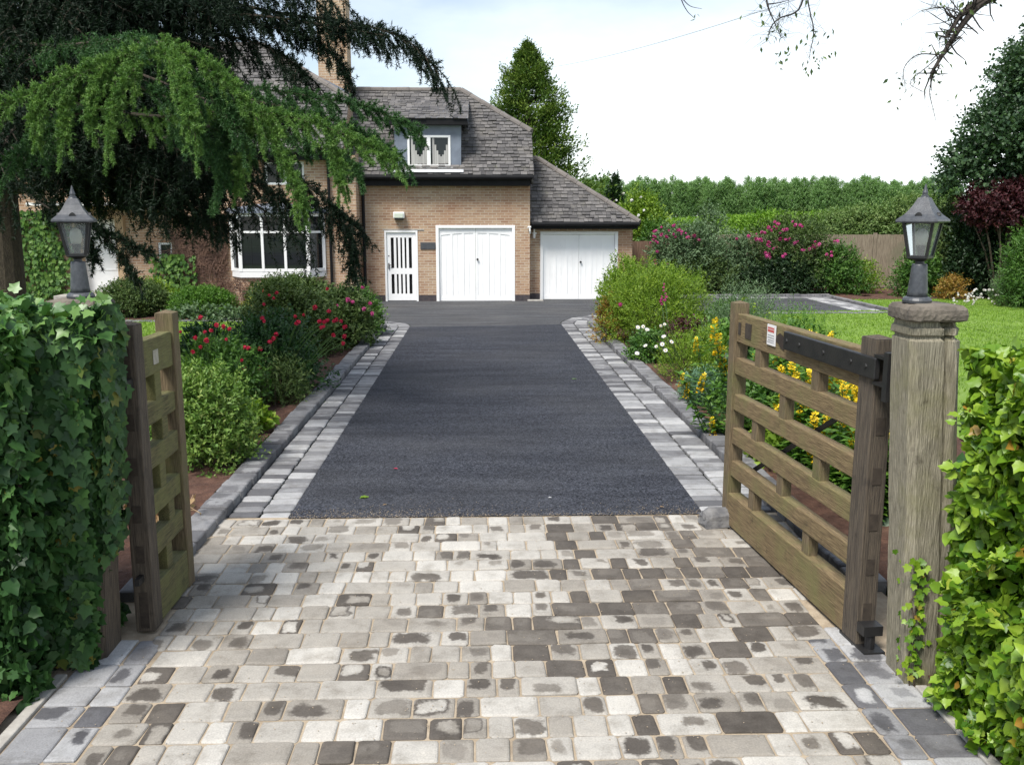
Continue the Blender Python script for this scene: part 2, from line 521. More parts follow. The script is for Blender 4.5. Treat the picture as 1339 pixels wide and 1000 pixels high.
def bumpy(name, x0, x1, y0, y1, z, amp, step, mat, seed=1):
    rg = np.random.default_rng(seed)
    nx, ny = int((x1 - x0) / step) + 2, int((y1 - y0) / step) + 2
    X, Y = np.meshgrid(np.linspace(x0, x1, nx), np.linspace(y0, y1, ny))
    Z = np.full_like(X, z)
    for k in range(14):
        f = rg.uniform(1.0, 9.0)
        a = rg.uniform(0, 6.28)
        Z += amp * .28 * np.sin(f * (X * math.cos(a) + Y * math.sin(a)) + rg.uniform(0, 6.28))
    Z += rg.normal(0, amp * .35, X.shape)
    V = np.stack([X, Y, Z], -1).reshape(-1, 3)
    i = np.arange(nx * ny).reshape(ny, nx)
    Fa = np.stack([i[:-1, :-1], i[:-1, 1:], i[1:, 1:], i[1:, :-1]], -1).reshape(-1, 4)
    return structure(np_mesh(name, V, Fa, mat, smooth=True))


sheet('ground', rect(-400, 500, -60, 900), -.06, M_FIELD)
sheet('road', rect(-30, 30, -12, 2.1), -.004, M_TAR_OLD)
sheet('sand', rect(-2.16, 2.32, 2.05, 6.42), .004, M_SAND)

# arcs of the drive edge; each path runs from the gate to the house and turns off
XL, XR = -1.38, 1.60


def edge_path(x, y0, y1, r, side, y_end_x):
    pts = [(x, y0), (x, y1)]
    for k in range(1, 13):
        a = math.pi / 2 * k / 12
        pts.append((x + side * r * (1 - math.cos(a)), y1 + r * math.sin(a)))
    pts.append((y_end_x, y1 + r))
    return pts


PL = edge_path(XL, 6.40, 18.0, 1.35, -1, -9.0)
PR = edge_path(XR, 6.40, 18.3, 2.30, 1, 9.3)
drive = [(x, y) for x, y in PL[:-1]] + [(x, y) for x, y in PR[:-1]][::-1]
m = MB()
# the drive is a strip of matched cross sections, the forecourt the rest
ys = [6.38, 18.3]
m.poly((XL - .02, 6.385, .012), (XR + .02, 6.385, .012), (XR + .02, 18.35, .012), (XL - .02, 18.0, .012))
structure(m.build('drive', M_TAR))
m = MB()
m.poly((XL - .02, 18.0, .011), (XR + .02, 18.35, .011), (XR + .05, 19.0, .011), (PR[-2][0], PR[-2][1], .011), (9.32, 20.6, .011), (9.32, 24.42, .011),
       (-14, 24.42, .011), (-14, 19.35, .011), (PL[-2][0], PL[-2][1], .011), (PL[8][0], PL[8][1], .011))
# a fan of triangles keeps the concave outline clean
m = MB()
loop = [(XL - .02, 18.0)] + PL[2:-1] + [(-14, 19.35), (-14, 24.42), (9.32, 24.42), (9.32, 20.6)] + PR[2:-1][::-1] + [(XR + .02, 18.35)]
import bmesh
bm = bmesh.new()
bvs = [bm.verts.new((x, y, .011)) for x, y in loop]
bf = bm.faces.new(bvs)
bm.normal_update()
if bf.normal.z < 0: bf.normal_flip()
bmesh.ops.triangulate(bm, faces=[bf])
me = bpy.data.meshes.new('forecourt')
bm.to_mesh(me)
bm.free()
structure(finish('forecourt', me, M_TAR_OLD, None))


class Setts:
    def __init__(s, seed):
        s.V, s.F, s.st, s.c1, s.c2 = [], [], [], [], []
        s.rg = np.random.default_rng(seed)

    def add(s, cx, cy, w, l, z, tones, ang=0.0, h=.03, rc=.015, inset=.009):
        """tones = (edge, middle, r1, heart, r2)"""
        rg = s.rg
        ring = []
        hw, hl = w / 2, l / 2
        for qx, qy, a0 in ((1, 1, 0), (-1, 1, 90), (-1, -1, 180), (1, -1, 270)):
            for k in (0, 45, 90):
                a = rad(a0 + k)
                ring.append((qx * (hw - rc) + rc * math.cos(a), qy * (hl - rc) + rc * math.sin(a)))
        ring = [(x + rg.normal(0, .0022), y + rg.normal(0, .0022)) for x, y in ring]
        b = len(s.V)
        tx, ty = rg.normal(0, .010), rg.normal(0, .010)
        z = z + rg.normal(0, .0018)
        ca, sa = math.cos(ang), math.sin(ang)
        rings = [(1.0, z - h), (1.0, z - inset * .8), (1 - inset * .45 / min(hw, hl), z - inset * .25), (1 - inset * 1.3 / min(hw, hl), z)]
        for f, zz in rings:
            for x, y in ring:
                X, Y = x * f, y * f
                s.V.append((cx + X * ca - Y * sa, cy + X * sa + Y * ca, zz + tx * X + ty * Y))
                s.st.append((X / hw, Y / hl, 0))
        s.V.append((cx, cy, z + .001))
        s.st.append((0, 0, 0))
        n = 12
        for r in range(3):
            for k in range(n):
                k2 = (k + 1) % n
                s.F.append((b + r * n + k, b + r * n + k2, b + (r + 1) * n + k2, b + (r + 1) * n + k))
        for k in range(n):
            k2 = (k + 1) % n
            s.F.append((b + 3 * n + k, b + 3 * n + k2, b + 4 * n, b + 4 * n))
        t = tones
        s.c1 += [(t[0], t[1], t[2], 1)] * (4 * n + 1)
        s.c2 += [(t[3], t[4], rg.random(), 1)] * (4 * n + 1)

    def build(s, name, mat=None):
        # the cap triangles were written as quads with a doubled corner: split by kind
        quads = [f for f in s.F if f[2] != f[3]]
        tris = [f[:3] for f in s.F if f[2] == f[3]]
        me = bpy.data.meshes.new(name)
        me.from_pydata(s.V, [], quads + tris)
        for an, ty, key, d in (('st', 'FLOAT_VECTOR', 'vector', s.st), ('c1', 'FLOAT_COLOR', 'color', s.c1), ('c2', 'FLOAT_COLOR', 'color', s.c2)):
            a = me.attributes.new(an, ty, 'POINT')
            a.data.foreach_set(key, np.asarray(d, np.float32).ravel())
        return structure(finish(name, me, mat or M_SETT, None, smooth=False))


def stain(rg, darkness):
    """tones of one tumbled sett; darkness 0..1 says how likely the damp dark ones are"""
    u = rg.random()
    pale, mid, dark = rg.uniform(.68, .98), rg.uniform(.46, .68), rg.uniform(.14, .40)
    if u < .62 * (1 - darkness) + .02:
        return (pale, pale, .0, pale, .0)
    if u < .62 * (1 - darkness) + .16:
        return (pale - .08, mid, rg.uniform(.3, .8), mid, .0)
    v = rg.random()
    if v < .06 + .50 * darkness:
        return (dark, dark + .08, rg.uniform(.4, .8), dark, .0)
    if v < .86 + .04 * darkness:
        return (pale - .10, dark + .05, rg.uniform(.48, .82), dark, rg.uniform(0, .5))
    if v < .93:
        return (mid + .2, dark, rg.uniform(.75, .92), pale - .06, rg.uniform(.45, .66))
    return (dark, pale - .05, rg.uniform(.55, .74), pale, .3)


ap = Setts(3)
rg = ap.rg
PITCH_Y = .1685
rows = int((6.37 - 2.1) / PITCH_Y)
GAP = .006


def dark_field(x, y):
    v = .36 + .30 * math.sin(1.35 * x - .6) * math.cos(.9 * y - 4.6) + .14 * math.sin(2.9 * x + 1.7 * y)
    v += .42 * math.exp(-((x - 1.15) ** 2 / .5 + (y - 5.8) ** 2 / .55))
    v += .30 * math.exp(-((x - .7) ** 2 / .6 + (y - 4.6) ** 2 / .6))
    v -= .42 * math.exp(-((x + 1.1) ** 2 / .5 + (y - 5.3) ** 2 / 1.2))
    v -= .22 * math.exp(-((x - .0) ** 2 / .6 + (y - 3.9) ** 2 / .2))
    return min(1, max(0, v))


for r in range(rows):
    y = 6.37 - (r + .5) * PITCH_Y
    x0 = -1.62 if y < 4.35 else (-1.85 if y > 4.9 else -1.70)
    x1 = 1.66 if y < 4.35 else (2.16 if y > 4.9 else 1.80)
    x = x0 + (0 if r % 2 else rg.uniform(-.02, .02))
    while x < x1 - .02:
        w = rg.choice([.108, .148, .192, .262], p=[.30, .34, .22, .14])
        if x + w > x1 - .09: w = x1 - x
        dk = dark_field(x + w / 2, y)
        ap.add(x + w / 2, y + rg.normal(0, .0015), w - GAP - rg.uniform(0, .004), PITCH_Y - GAP - rg.uniform(0, .003), .014, stain(rg, dk))
        x += w
# header setts along both sides of the apron
hd = Setts(4)
for sx, xa, ylo, yhi in ((-1, -1.96, 2.1, 4.36), (1, 1.665, 2.1, 4.36)):
    y = ylo
    while y < yhi - .05:
        l = rg.choice([.17, .215, .26])
        for c, w in ((0, .20), (1, .13)):
            xx = xa + (c * .202 + w / 2 if sx < 0 else (.135 * (1 - c) if c == 0 else 0) + w / 2)
            hd.add(xx, y + l / 2, w - GAP, l - GAP, .015, stain(rg, .75 if sx > 0 else .35))
        y += l
ap.build('paving')
hd.build('paving', M_SETT_COOL)

# two rows of setts beside the tarmac, and the raised kerb behind them
def along(path, step_fn, offs_fn, s0=0.0):
    P = [Vector((x, y)) for x, y in path]
    L = [0]
    for a, b in zip(P, P[1:]): L.append(L[-1] + (b - a).length)
    s = s0
    while s < L[-1] - .05:
        l = step_fn()
        sm = min(s + l / 2, L[-1] - 1e-4)
        i = max(k for k in range(len(L) - 1) if L[k] <= sm)
        t = (P[i + 1] - P[i]).normalized()
        p = P[i] + t * (sm - L[i])
        offs_fn(p, t, l, s)
        s += l


st = Setts(8)
kb = MB()
ks = Setts(9)
for path, side, cols, kw in ((PL, -1, ((.012, .228), (.242, .225)), .20), (PR, 1, ((.012, .265), (.280, .268)), .20)):
    for c0, w in cols:
        def put(p, t, l, s, c0=c0, w=w):
            nrm = Vector((t.y, -t.x)) * (1 if side > 0 else -1)
            q = p + nrm * (c0 + w / 2)
            far = min(1, max(0, (s - 1.6) / 4))
            u = st.rg.random()
            if u < .50 - .22 * far: tn = (st.rg.uniform(.64, .88),) * 2 + (0.0,) + (.8, 0.0)
            elif u < .80: tn = (st.rg.uniform(.40, .58), st.rg.uniform(.45, .7), .6, .5, 0.0)
            else: tn = (st.rg.uniform(.22, .36), .32, .5, .3, 0.0)
            a = math.atan2(t.y, t.x) - math.pi / 2
            st.add(q.x, q.y, w - .012, l - .013, .017 + st.rg.normal(0, .002), tn, a, rc=.020, inset=.011)
        along(path, lambda: st.rg.choice([.12, .15, .175]), put, st.rg.uniform(0, .05))

    def kerb(p, t, l, s):
        nrm = Vector((t.y, -t.x)) * (1 if side > 0 else -1)
        inner = cols[-1][0] + cols[-1][1] + .008
        q = p + nrm * (inner + kw / 2)
        q = q + nrm * st.rg.normal(0, .004)
        ks.add(q.x, q.y, kw, l - .016, .074 + st.rg.normal(0, .004), (st.rg.uniform(.32, .62), st.rg.uniform(.36, .66), .7, .4, 0.0), math.atan2(t.y, t.x) - math.pi / 2, h=.10, rc=.016, inset=.014)
    along([(path[0][0], 4.95)] + path[1:], lambda: st.rg.choice([.17, .20, .235]), kerb)
# far bay: sett margin at its right end and a thin line of kerb at the back
for k in range(3):
    y = 20.7
    while y < 24.3:
        l = st.rg.choice([.15, .19, .23])
        tn = (st.rg.uniform(.5, .95),) * 2 + (0.0, .6, 0.0)
        st.add(8.72 + k * .2, y + l / 2, .192, l - .008, .019, tn, 0, rc=.014, inset=.008)
        y += l
x = 4.2
while x < 9.3:
    st.add(x + .1, 24.32, .192, .17, .019, (st.rg.uniform(.5, .9),) * 2 + (0, .5, 0), 0, rc=.014, inset=.008)
    kb.box(x, x + .195, 24.44, 24.56, -.02, .09 + st.rg.normal(0, .004))
    x += .2
y = 20.5
while y < 24.5:
    kb.box(9.36, 9.50, y, y + .215, -.02, .06)
    y += .22
ks.build('kerb', M_SETT_COOL)
st.build('paving', M_SETT_COOL)
structure(kb.build('kerb', M_KERB, bevel=.012))

m = MB()
m.box(-2.02, -1.965, 1.9, 4.10, -.05, .022)
m.box(1.995, 2.05, 1.9, 3.86, -.05, .022)
structure(m.build('edging', M_CONC, bevel=.006))

# beds, lawns
bumpy('soil', -4.3, -2.065, 4.6, 19.1, .035, .018, .05, M_SOIL, 1)
bumpy('soil', -14, -3.3, 19.1, 23.6, .03, .02, .12, M_SOIL, 2)
bumpy('soil', 2.36, 4.6, 4.3, 19.6, .035, .018, .05, M_SOIL, 3)
bumpy('soil', 4.0, 16, 24.56, 28, .03, .02, .12, M_SOIL, 4)
bumpy('soil', 9.52, 18, 23.2, 24.55, .03, .02, .12, M_SOIL, 5)
bumpy('soil', -4.5, -2.03, 2.0, 4.55, .03, .02, .06, M_SOIL, 6)
bumpy('soil', 2.06, 4.5, 2.0, 4.25, .03, .02, .06, M_SOIL, 7)
bumpy('lawn', -16, -4.3, 5, 19.0, .05, .006, .2, M_LAWN, 8)
bumpy('lawn', 4.6, 9.34, 4.3, 20.45, .05, .006, .2, M_LAWN, 9)
bumpy('lawn', 9.36, 32, 4.3, 23.2, .051, .006, .25, M_LAWN, 10)

# short blades over the lawns: nobody could count them
rg = np.random.default_rng(5)
n1, n2 = 70000, 22000
P = np.concatenate([np.stack([rg.uniform(4.5, 15, n1), 9 + 14.2 * rg.random(n1) ** .8, np.full(n1, .04)], 1),
                    np.stack([rg.uniform(-8.5, -4.2, n2), rg.uniform(13, 19, n2), np.full(n2, .04)], 1)])
ok = ~((P[:, 0] < 9.45) & (P[:, 0] > 3) & (P[:, 1] > 20.4))
P = P[ok]
T = np.stack([rg.normal(0, .45, len(P)), rg.normal(0, .45, len(P)), np.ones(len(P))], 1)
N = rg.normal(0, 1, (len(P), 3))
tag(cloud('grass', tmpl_fold(.22, .02), P, T, N, rg.uniform(.035, .065, len(P)), L_GRASS, None, rg=rg), 'short mown grass of the lawns on both sides of the drive', 'grass', kind='stuff')

# sand and grit trodden over the apron and the near edge of the tarmac
rg = np.random.default_rng(6)
n1, n2 = 2600, 1500
P = np.concatenate([np.stack([rg.uniform(-1.4, 1.7, n1), 6.36 + np.abs(rg.normal(0, .16, n1)) * (.35 + .65 * np.abs(np.sin(rg.uniform(-1.4, 1.7, n1) * 2))), np.full(n1, .015)], 1),
                    np.stack([rg.uniform(-1.9, 2.1, n2), rg.uniform(2.6, 6.4, n2), np.full(n2, .0165)], 1)])
keep = (P[:, 1] < 6.42) | (rg.random(len(P)) < .55 + .45 * np.sin(P[:, 0] * 2.1 + 3.6))
P = P[keep]
tag(cloud('grit', tmpl_fold(.8, .3), P, rg.normal(0, 1, (len(P), 3)) * np.array([1, 1, .1]), np.tile((0, 0, 1.), (len(P), 1)), rg.uniform(.003, .010, len(P)), M_SAND, None, rg=rg), 'loose sand and grit along the edge between setts and tarmac', 'grit', kind='stuff')

# ------------------------------------------------------------------ house
house = empty('house', (0, 23.6, 0), 'buff brick house with grey tiled roofs, dormer, bay window and white garage doors', 'house')


def wall_open(mb, x0, x1, z0, z1, y, ops, depth=.12):
    """front face at y with real openings (x0,x1,z0,z1) and their reveals"""
    xs = sorted({x0, x1} | {v for o in ops for v in o[:2]})
    zs = sorted({z0, z1} | {v for o in ops for v in o[2:]})
    for a, b in zip(xs, xs[1:]):
        for c, d in zip(zs, zs[1:]):
            if any(o[0] <= a and b <= o[1] and o[2] <= c and d <= o[3] for o in ops): continue
            mb.poly((a, y, c), (b, y, c), (b, y, d), (a, y, d))
    for a, b, c, d in ops:
        Y = y + depth
        mb.poly((a, y, c), (a, y, d), (a, Y, d), (a, Y, c))
        mb.poly((b, y, c), (b, Y, c), (b, Y, d), (b, y, d))
        mb.poly((a, y, d), (b, y, d), (b, Y, d), (a, Y, d))
        if c > z0 + .01: mb.poly((a, y, c), (a, Y, c), (b, Y, c), (b, y, c))


def tile_slope(mb_out, org, udir, vdir, nrm, smax, xl, xr, row=.125, seed=1, thick=.027):
    """rows of single tiles over a slope; xl(s), xr(s) give the extents along u at slope height s"""
    rg = np.random.default_rng(seed)
    org, u, v, n = (Vector(a) for a in (org, udir, vdir, nrm))
    s = 0.0
    k = 0
    while s < smax - .01:
        e = min(s + row * 1.12, smax)
        x = xl(s) - rg.uniform(0, .2)
        while x < max(xr(s), xr(e)):
            w = rg.choice([.11, .14, .17, .21])
            a0, a1 = max(x, xl(s)), min(x + w - .010, xr(s))
            b0, b1 = max(x, xl(e)), min(x + w - .010, xr(e))
            x += w
            if a1 - a0 < .01 and b1 - b0 < .01: continue
            if a1 < a0: a0 = a1 = (max(min(a0, xr(s)), xl(s)))
            if b1 < b0: b0 = b1 = (max(min(b0, xr(e)), xl(e)))
            lift = thick + rg.uniform(-.012, .018)
            s0 = s - rg.uniform(0, .034)
            p = [org + u * a0 + v * s0 + n * lift, org + u * a1 + v * s0 + n * (lift + rg.uniform(-.005, .005)), org + u * b1 + v * e + n * .004, org + u * b0 + v * e + n * .004,
                 org + u * a0 + v * s0 + n * (-.004), org + u * a1 + v * s0 + n * (-.004)]
            r = float(np.clip(rg.normal(.48, .26), 0, 1))
            b = len(mb_out['V'])
            mb_out['V'] += [tuple(q) for q in p]
            mb_out['F'] += [(b, b + 1, b + 2, b + 3), (b + 4, b + 5, b + 1, b), (b + 4, b, b + 3, b + 3), (b + 5, b + 2, b + 1, b + 1)]
            mb_out['r'] += [r] * 6
        s += row
        k += 1


def tiles_obj(name, out, parent):
    off = np.array(wloc(parent))
    me = bpy.data.meshes.new(name)
    fs = [f if f[2] != f[3] else f[:3] for f in out['F']]
    me.from_pydata((np.array(out['V']) - off).tolist(), [], fs)
    a = me.attributes.new('rnd', 'FLOAT', 'POINT')
    a.data.foreach_set('value', np.array(out['r'], np.float32))
    return finish(name, me, M_TILE, parent)


S2 = math.sqrt(.5)
SD = (23.6 - .3)
# --- garage wing walls
w = MB()
DOOR_S = (-2.43, -1.59, 0.0, 1.80)
DOOR_A = (-1.13, .88, 0.0, 1.93)
DOOR_B = (1.55, 3.57, 0.0, 1.765)
wall_open(w, -3.1, 1.26, 0, 2.95, 23.6, [DOOR_S, DOOR_A])
w.poly((1.26, 23.6, 0), (1.26, 27.7, 0), (1.26, 27.7, 3.3), (1.26, 26.8, 4.2), (1.26, 24.5, 4.2), (1.26, 23.6, 3.32))
wall_open(w, 1.262, 3.95, 0, 1.90, 24.0, [DOOR_B])
w.poly((3.95, 24.0, 0), (3.95, 27.2, 0), (3.95, 27.2, 1.9), (3.95, 24.0, 1.9))
# --- left wing, two storeys
BAYX0, BAYX1 = -6.10, -3.80
DOOR_F = (-9.66, -8.80, .30, 2.08)
wall_open(w, -15, -3.02, 0, 3.60, 22.9, [(-7.86, -7.53, 1.12, 1.52), (-5.2, -4.25, 2.90, 3.45), (BAYX0, BAYX1, .84, 2.22), DOOR_F])
w.poly((-3.02, 22.9, 0), (-3.02, 23.6, 0), (-3.02, 23.6, 3.9), (-3.02, 22.9, 3.6))
w.poly((-3.30, 22.9, 3.6), (-3.30, 28.0, 3.6), (-3.30, 26.9, 4.9), (-3.30, 24.0, 4.9))
wall = w.build('wall', M_BRICK, house)
for a, b, y in ((-1.585, -1.135, 23.6), (.885, 1.262, 23.6), (1.264, 1.545, 24.0), (3.575, 3.952, 24.0), (-2.95, -2.435, 23.6)):
    pl = MB()
    pl.box(a, b, y - .006, y + .05, 0, .17)
    pl.build('plinth', M_PLINTH, house)

# --- roofs
out = {'V': [], 'F': [], 'r': []}
E1Y, E1Z = 23.35, 3.17          # eaves of the garage wing
D1, H1 = 2.31, 1.14            # run to the ridge and to the foot of the half hip
VX, RX = 1.34, -.49


def xr1(s):
    d = s * S2
    return VX if d <= H1 else VX + (RX - VX) * (d - H1) / (D1 - H1)


tile_slope(out, (0, E1Y, E1Z), (1, 0, 0), (0, S2, S2), (0, -S2, S2), D1 / S2, lambda s: -3.4, xr1, seed=21)
roof1 = tiles_obj('roof', out, house)
b = MB()   # boarding below the tiles and the half hip's own slope
zr, yr = E1Z + D1, E1Y + D1
b.poly((-4.6, E1Y, E1Z), (VX, E1Y, E1Z), (VX, E1Y + H1, E1Z + H1), (RX, yr, zr), (-4.6, yr, zr))
b.poly((VX, E1Y + H1, E1Z + H1), (VX, yr + D1 - H1, E1Z + H1), (RX, yr, zr))
b.poly((-4.6, yr + D1, E1Z), (VX, yr + D1, E1Z), (VX, yr + D1 - H1, E1Z + H1), (RX, yr, zr), (-4.6, yr, zr))
b.box(VX - .05, VX - .01, E1Y + .05, E1Y + H1, E1Z - .2, E1Z - .05)
b.build('roof_deck', M_TILE, roof1)
def ridge(mb, p, q, r=.085):
    p, q = Vector(p), Vector(q)
    n = max(1, int((q - p).length / .33))
    pts, rs = [], []
    for i in range(n):
        a, c = p + (q - p) * (i / n), p + (q - p) * ((i + .97) / n)
        pts += [a, c, c.lerp(a, .01), ]
        k = r + random.uniform(-.004, .006)
        rs += [k, k + random.uniform(-.004, .004), r * .86]
        pts[-1] = p + (q - p) * ((i + .985) / n)
    mb.tube(pts, rs, 10)


def ridges(roof, *lines):
    for p, q, r in lines:
        rd = MB()
        ridge(rd, p, q, r)
        rd.build('ridge_tiles', M_RIDGE, roof)


ridges(roof1, ((-3.6, yr, zr - .01), (RX, yr, zr - .01), .085), ((RX, yr, zr - .01), (VX, E1Y + H1, E1Z + H1 - .01), .085))

# garage lean-to roof
E2Y, E2Z = 23.72, 2.01
D2 = 1.67
AX, CX = 1.56, 4.08
out = {'V': [], 'F': [], 'r': []}
tile_slope(out, (0, E2Y, E2Z), (1, 0, 0), (0, S2, S2), (0, -S2, S2), D2 / S2, lambda s: 1.265, lambda s: CX + (AX - CX) * (s * S2) / D2, seed=22)
roof2 = tiles_obj('roof', out, house)
b = MB()
b.poly((1.265, E2Y, E2Z), (CX, E2Y, E2Z), (AX, E2Y + D2, E2Z + D2), (1.265, E2Y + D2, E2Z + D2))
b.poly((CX, E2Y, E2Z), (CX, E2Y + 2 * D2, E2Z), (AX, E2Y + D2, E2Z + D2))
b.poly((1.265, E2Y + 2 * D2, E2Z), (CX, E2Y + 2 * D2, E2Z), (AX, E2Y + D2, E2Z + D2), (1.265, E2Y + D2, E2Z + D2))
b.build('roof_deck', M_TILE, roof2)
ridges(roof2, ((AX, E2Y + D2, E2Z + D2 - .01), (CX, E2Y, E2Z - .01), .08), ((1.27, E2Y + D2, E2Z + D2 - .01), (AX, E2Y + D2, E2Z + D2 - .01), .08))

# left wing roof
E3Y, E3Z = 22.6, 3.66
D3, H3 = 2.92, 1.39
VX3, RX3 = -3.26, -5.70
out = {'V': [], 'F': [], 'r': []}


def xr3(s):
    d = s * S2
    return VX3 if d <= H3 else VX3 + (RX3 - VX3) * (d - H3) / (D3 - H3)


tile_slope(out, (0, E3Y, E3Z), (1, 0, 0), (0, S2, S2), (0, -S2, S2), D3 / S2, lambda s: -15.5, xr3, seed=23)
roof3 = tiles_obj('roof', out, house)
b = MB()
y3, z3 = E3Y + D3, E3Z + D3
b.poly((-15.5, E3Y, E3Z), (VX3, E3Y, E3Z), (VX3, E3Y + H3, E3Z + H3), (RX3, y3, z3), (-15.5, y3, z3))
b.poly((VX3, E3Y + H3, E3Z + H3), (VX3, y3 + D3 - H3, E3Z + H3), (RX3, y3, z3))
b.poly((-15.5, y3 + D3, E3Z), (VX3, y3 + D3, E3Z), (VX3, y3 + D3 - H3, E3Z + H3), (RX3, y3, z3), (-15.5, y3, z3))
b.build('roof_deck', M_TILE, roof3)
ridges(roof3, ((-15, y3, z3 - .01), (RX3, y3, z3 - .01), .085), ((RX3, y3, z3 - .01), (VX3, E3Y + H3, E3Z + H3 - .01), .085))

# gutters, fascias, downpipes
g = MB()
g.tube([(-2.98, 23.27, 3.105), (1.30, 23.27, 3.105)], .062, 10)
g.box(-3.0, 1.255, 23.36, 23.40, 2.90, 3.14)
g.box(-3.0, 1.255, 23.402, 23.598, 2.90, 2.93)
g.build('gutter', M_GUTTER, house)
g = MB()
g.tube([(1.30, 23.66, 1.955), (4.06, 23.66, 1.955)], .055, 10)
g.box(1.27, 4.04, 23.74, 23.78, 1.83, 1.985)
g.box(1.27, 3.94, 23.782, 23.998, 1.83, 1.86)
g.build('gutter', M_GUTTER, house)
g = MB()
g.tube([(-15, 22.53, 3.66), (-3.05, 22.53, 3.66)], .06, 10)
g.box(-15, -3.1, 22.60, 22.64, 3.48, 3.69)
g.box(-15, -3.1, 22.642, 22.898, 3.48, 3.51)
g.build('gutter', M_GUTTER, house)
d = MB()
d.tube([(-2.93, 23.30, 3.05), (-2.93, 23.36, 2.9), (-2.93, 23.53, 2.75), (-2.93, 23.53, .05)], .04, 10)
d.tube([(-2.93, 23.53, 1.62), (-2.93, 23.53, 1.75)], .05, 10)
d.tube([(-3.36, 22.83, 2.25), (-3.10, 22.84, 1.98), (-2.95, 23.40, 1.86)], .045, 10)
d.build('downpipe', M_GUTTER, house)
d = MB()
d.tube([(-3.66, 22.83, 3.6), (-3.66, 22.83, .05)], .035, 10)
d.build('downpipe', M_GUTTER, house)

# chimney
c = MB()
c.box(-4.17, -3.42, 25.0, 25.75, 4.6, 8.9)
ch = c.build('chimney', M_BRICK, house)
c = MB()
c.box(-4.23, -3.36, 24.94, 25.81, 8.9, 9.05)
c.build('chimney_cap', M_CONC, ch)
c = MB()
for x in (-3.98, -3.62):
    c.lathe((x, 25.38, 9.05), [(.13, 0), (.11, .35), (.13, .38), (.13, .42)], 14)
c.build('chimney_pots', M('terracotta', (.30, .13, .07), None, 4, .8), ch)
c = MB()
c.poly((-4.20, 24.97, 5.50), (-3.40, 24.97, 5.10), (-3.40, 24.97, 5.34), (-4.20, 24.97, 5.74))
c.build('flashing', M_LEAD, ch)

# dormer
DX0, DX1, DY = -2.12, -.47, 23.58
dm = MB()
wall_open(dm, DX0, DX1, 3.28, 4.42, DY, [(-1.80, -.73, 3.36, 4.13)], .06)
for x in (DX0, DX1):
    dm.poly((x, DY, 3.28), (x, DY, 4.42), (x, 25.0, 4.78))
dorm = dm.build('dormer', M_LEAD, house)
dm = MB()
dm.box(DX0 - .20, DX1 + .17, DY - .17, DY - .13, 4.37, 4.52)
dm.box(DX0 - .20, DX1 + .17, DY - .128, DY + .05, 4.37, 4.40)
dm.box(DX0 - .20, DX0 - .16, DY - .128, DY + .9, 4.39, 4.52)
dm.box(DX1 + .13, DX1 + .17, DY - .128, DY + .9, 4.39, 4.52)
dm.build('fascia', M_GUTTER, dorm)
out = {'V': [], 'F': [], 'r': []}
sl = math.atan(.345)
tile_slope(out, (0, DY - .19, 4.525), (1, 0, 0), (0, math.cos(sl), math.sin(sl)), (0, -math.sin(sl), math.cos(sl)), 2.12, lambda s: DX0 - .22, lambda s: DX1 + .19, seed=24, thick=.008, row=.21)
tiles_obj('dormer_roof', out, dorm)
b = MB()
b.poly((DX0 - .22, DY - .19, 4.522), (DX1 + .19, DY - .19, 4.522), (DX1 + .19, 25.4, 5.21), (DX0 - .22, 25.4, 5.21))
b.poly((DX1 + .17, DY - .15, 4.46), (DX1 + .17, DY - .15, 4.52), (DX1 + .17, 25.35, 5.19), (DX1 + .17, 24.7, 4.5))
b.build('roof_deck', M_LEAD, dorm)
b = MB()
b.box(DX0 - .05, DX1 + .06, DY - .16, DY - .003, 3.24, 3.30)
b.poly((DX0 - .05, DY - .165, 3.295), (DX1 + .06, DY - .165, 3.295), (DX1 + .06, DY - .27, 3.225), (DX0 - .05, DY - .27, 3.225))
b.build('apron', M('pale_lead', (.38, .39, .41), (.55, .56, .57), 5, .6), dorm)


def casement(parent, x0, x1, z0, z1, y, mullions, fw=.055, transom=None, curtain=True, lead=False):
    f = MB()
    f.box(x0, x1, y - .03, y + .05, z0, z0 + fw)
    f.box(x0, x1, y - .03, y + .05, z1 - fw, z1)
    f.box(x0, x0 + fw, y - .03, y + .05, z0 + fw, z1 - fw)
    f.box(x1 - fw, x1, y - .03, y + .05, z0 + fw, z1 - fw)
    for mx, mw in mullions:
        f.box(mx - mw / 2, mx + mw / 2, y - .028, y + .048, z0 + fw, z1 - fw)
    if transom:
        f.box(x0 + fw, x1 - fw, y - .024, y + .044, transom - .025, transom + .025)
    fr = f.build('window_frame', M_UPVC, parent, bevel=.006)
    p = MB()
    xs = [x0 + fw] + [q for mx, mw in mullions for q in (mx - mw / 2, mx + mw / 2)] + [x1 - fw]
    for i in range(0, len(xs), 2):
        q = MB()
        q.box(xs[i], xs[i + 1], y + .012, y + .018, z0 + fw, z1 - fw)
        if lead:
            q.mi = 1
            n = max(2, int((z1 - z0) / .2))
            for k in range(1, n):
                zz = z0 + fw + (z1 - z0 - 2 * fw) * k / n
                q.box(xs[i], xs[i + 1], y + .008, y + .0115, zz - .004, zz + .004)
            xm = (xs[i] + xs[i + 1]) / 2
            q.box(xm - .004, xm + .004, y + .0075, y + .0078, z0 + fw, z1 - fw)
        q.build('pane', [M_GLASS, M_LEAD], fr)
    return fr


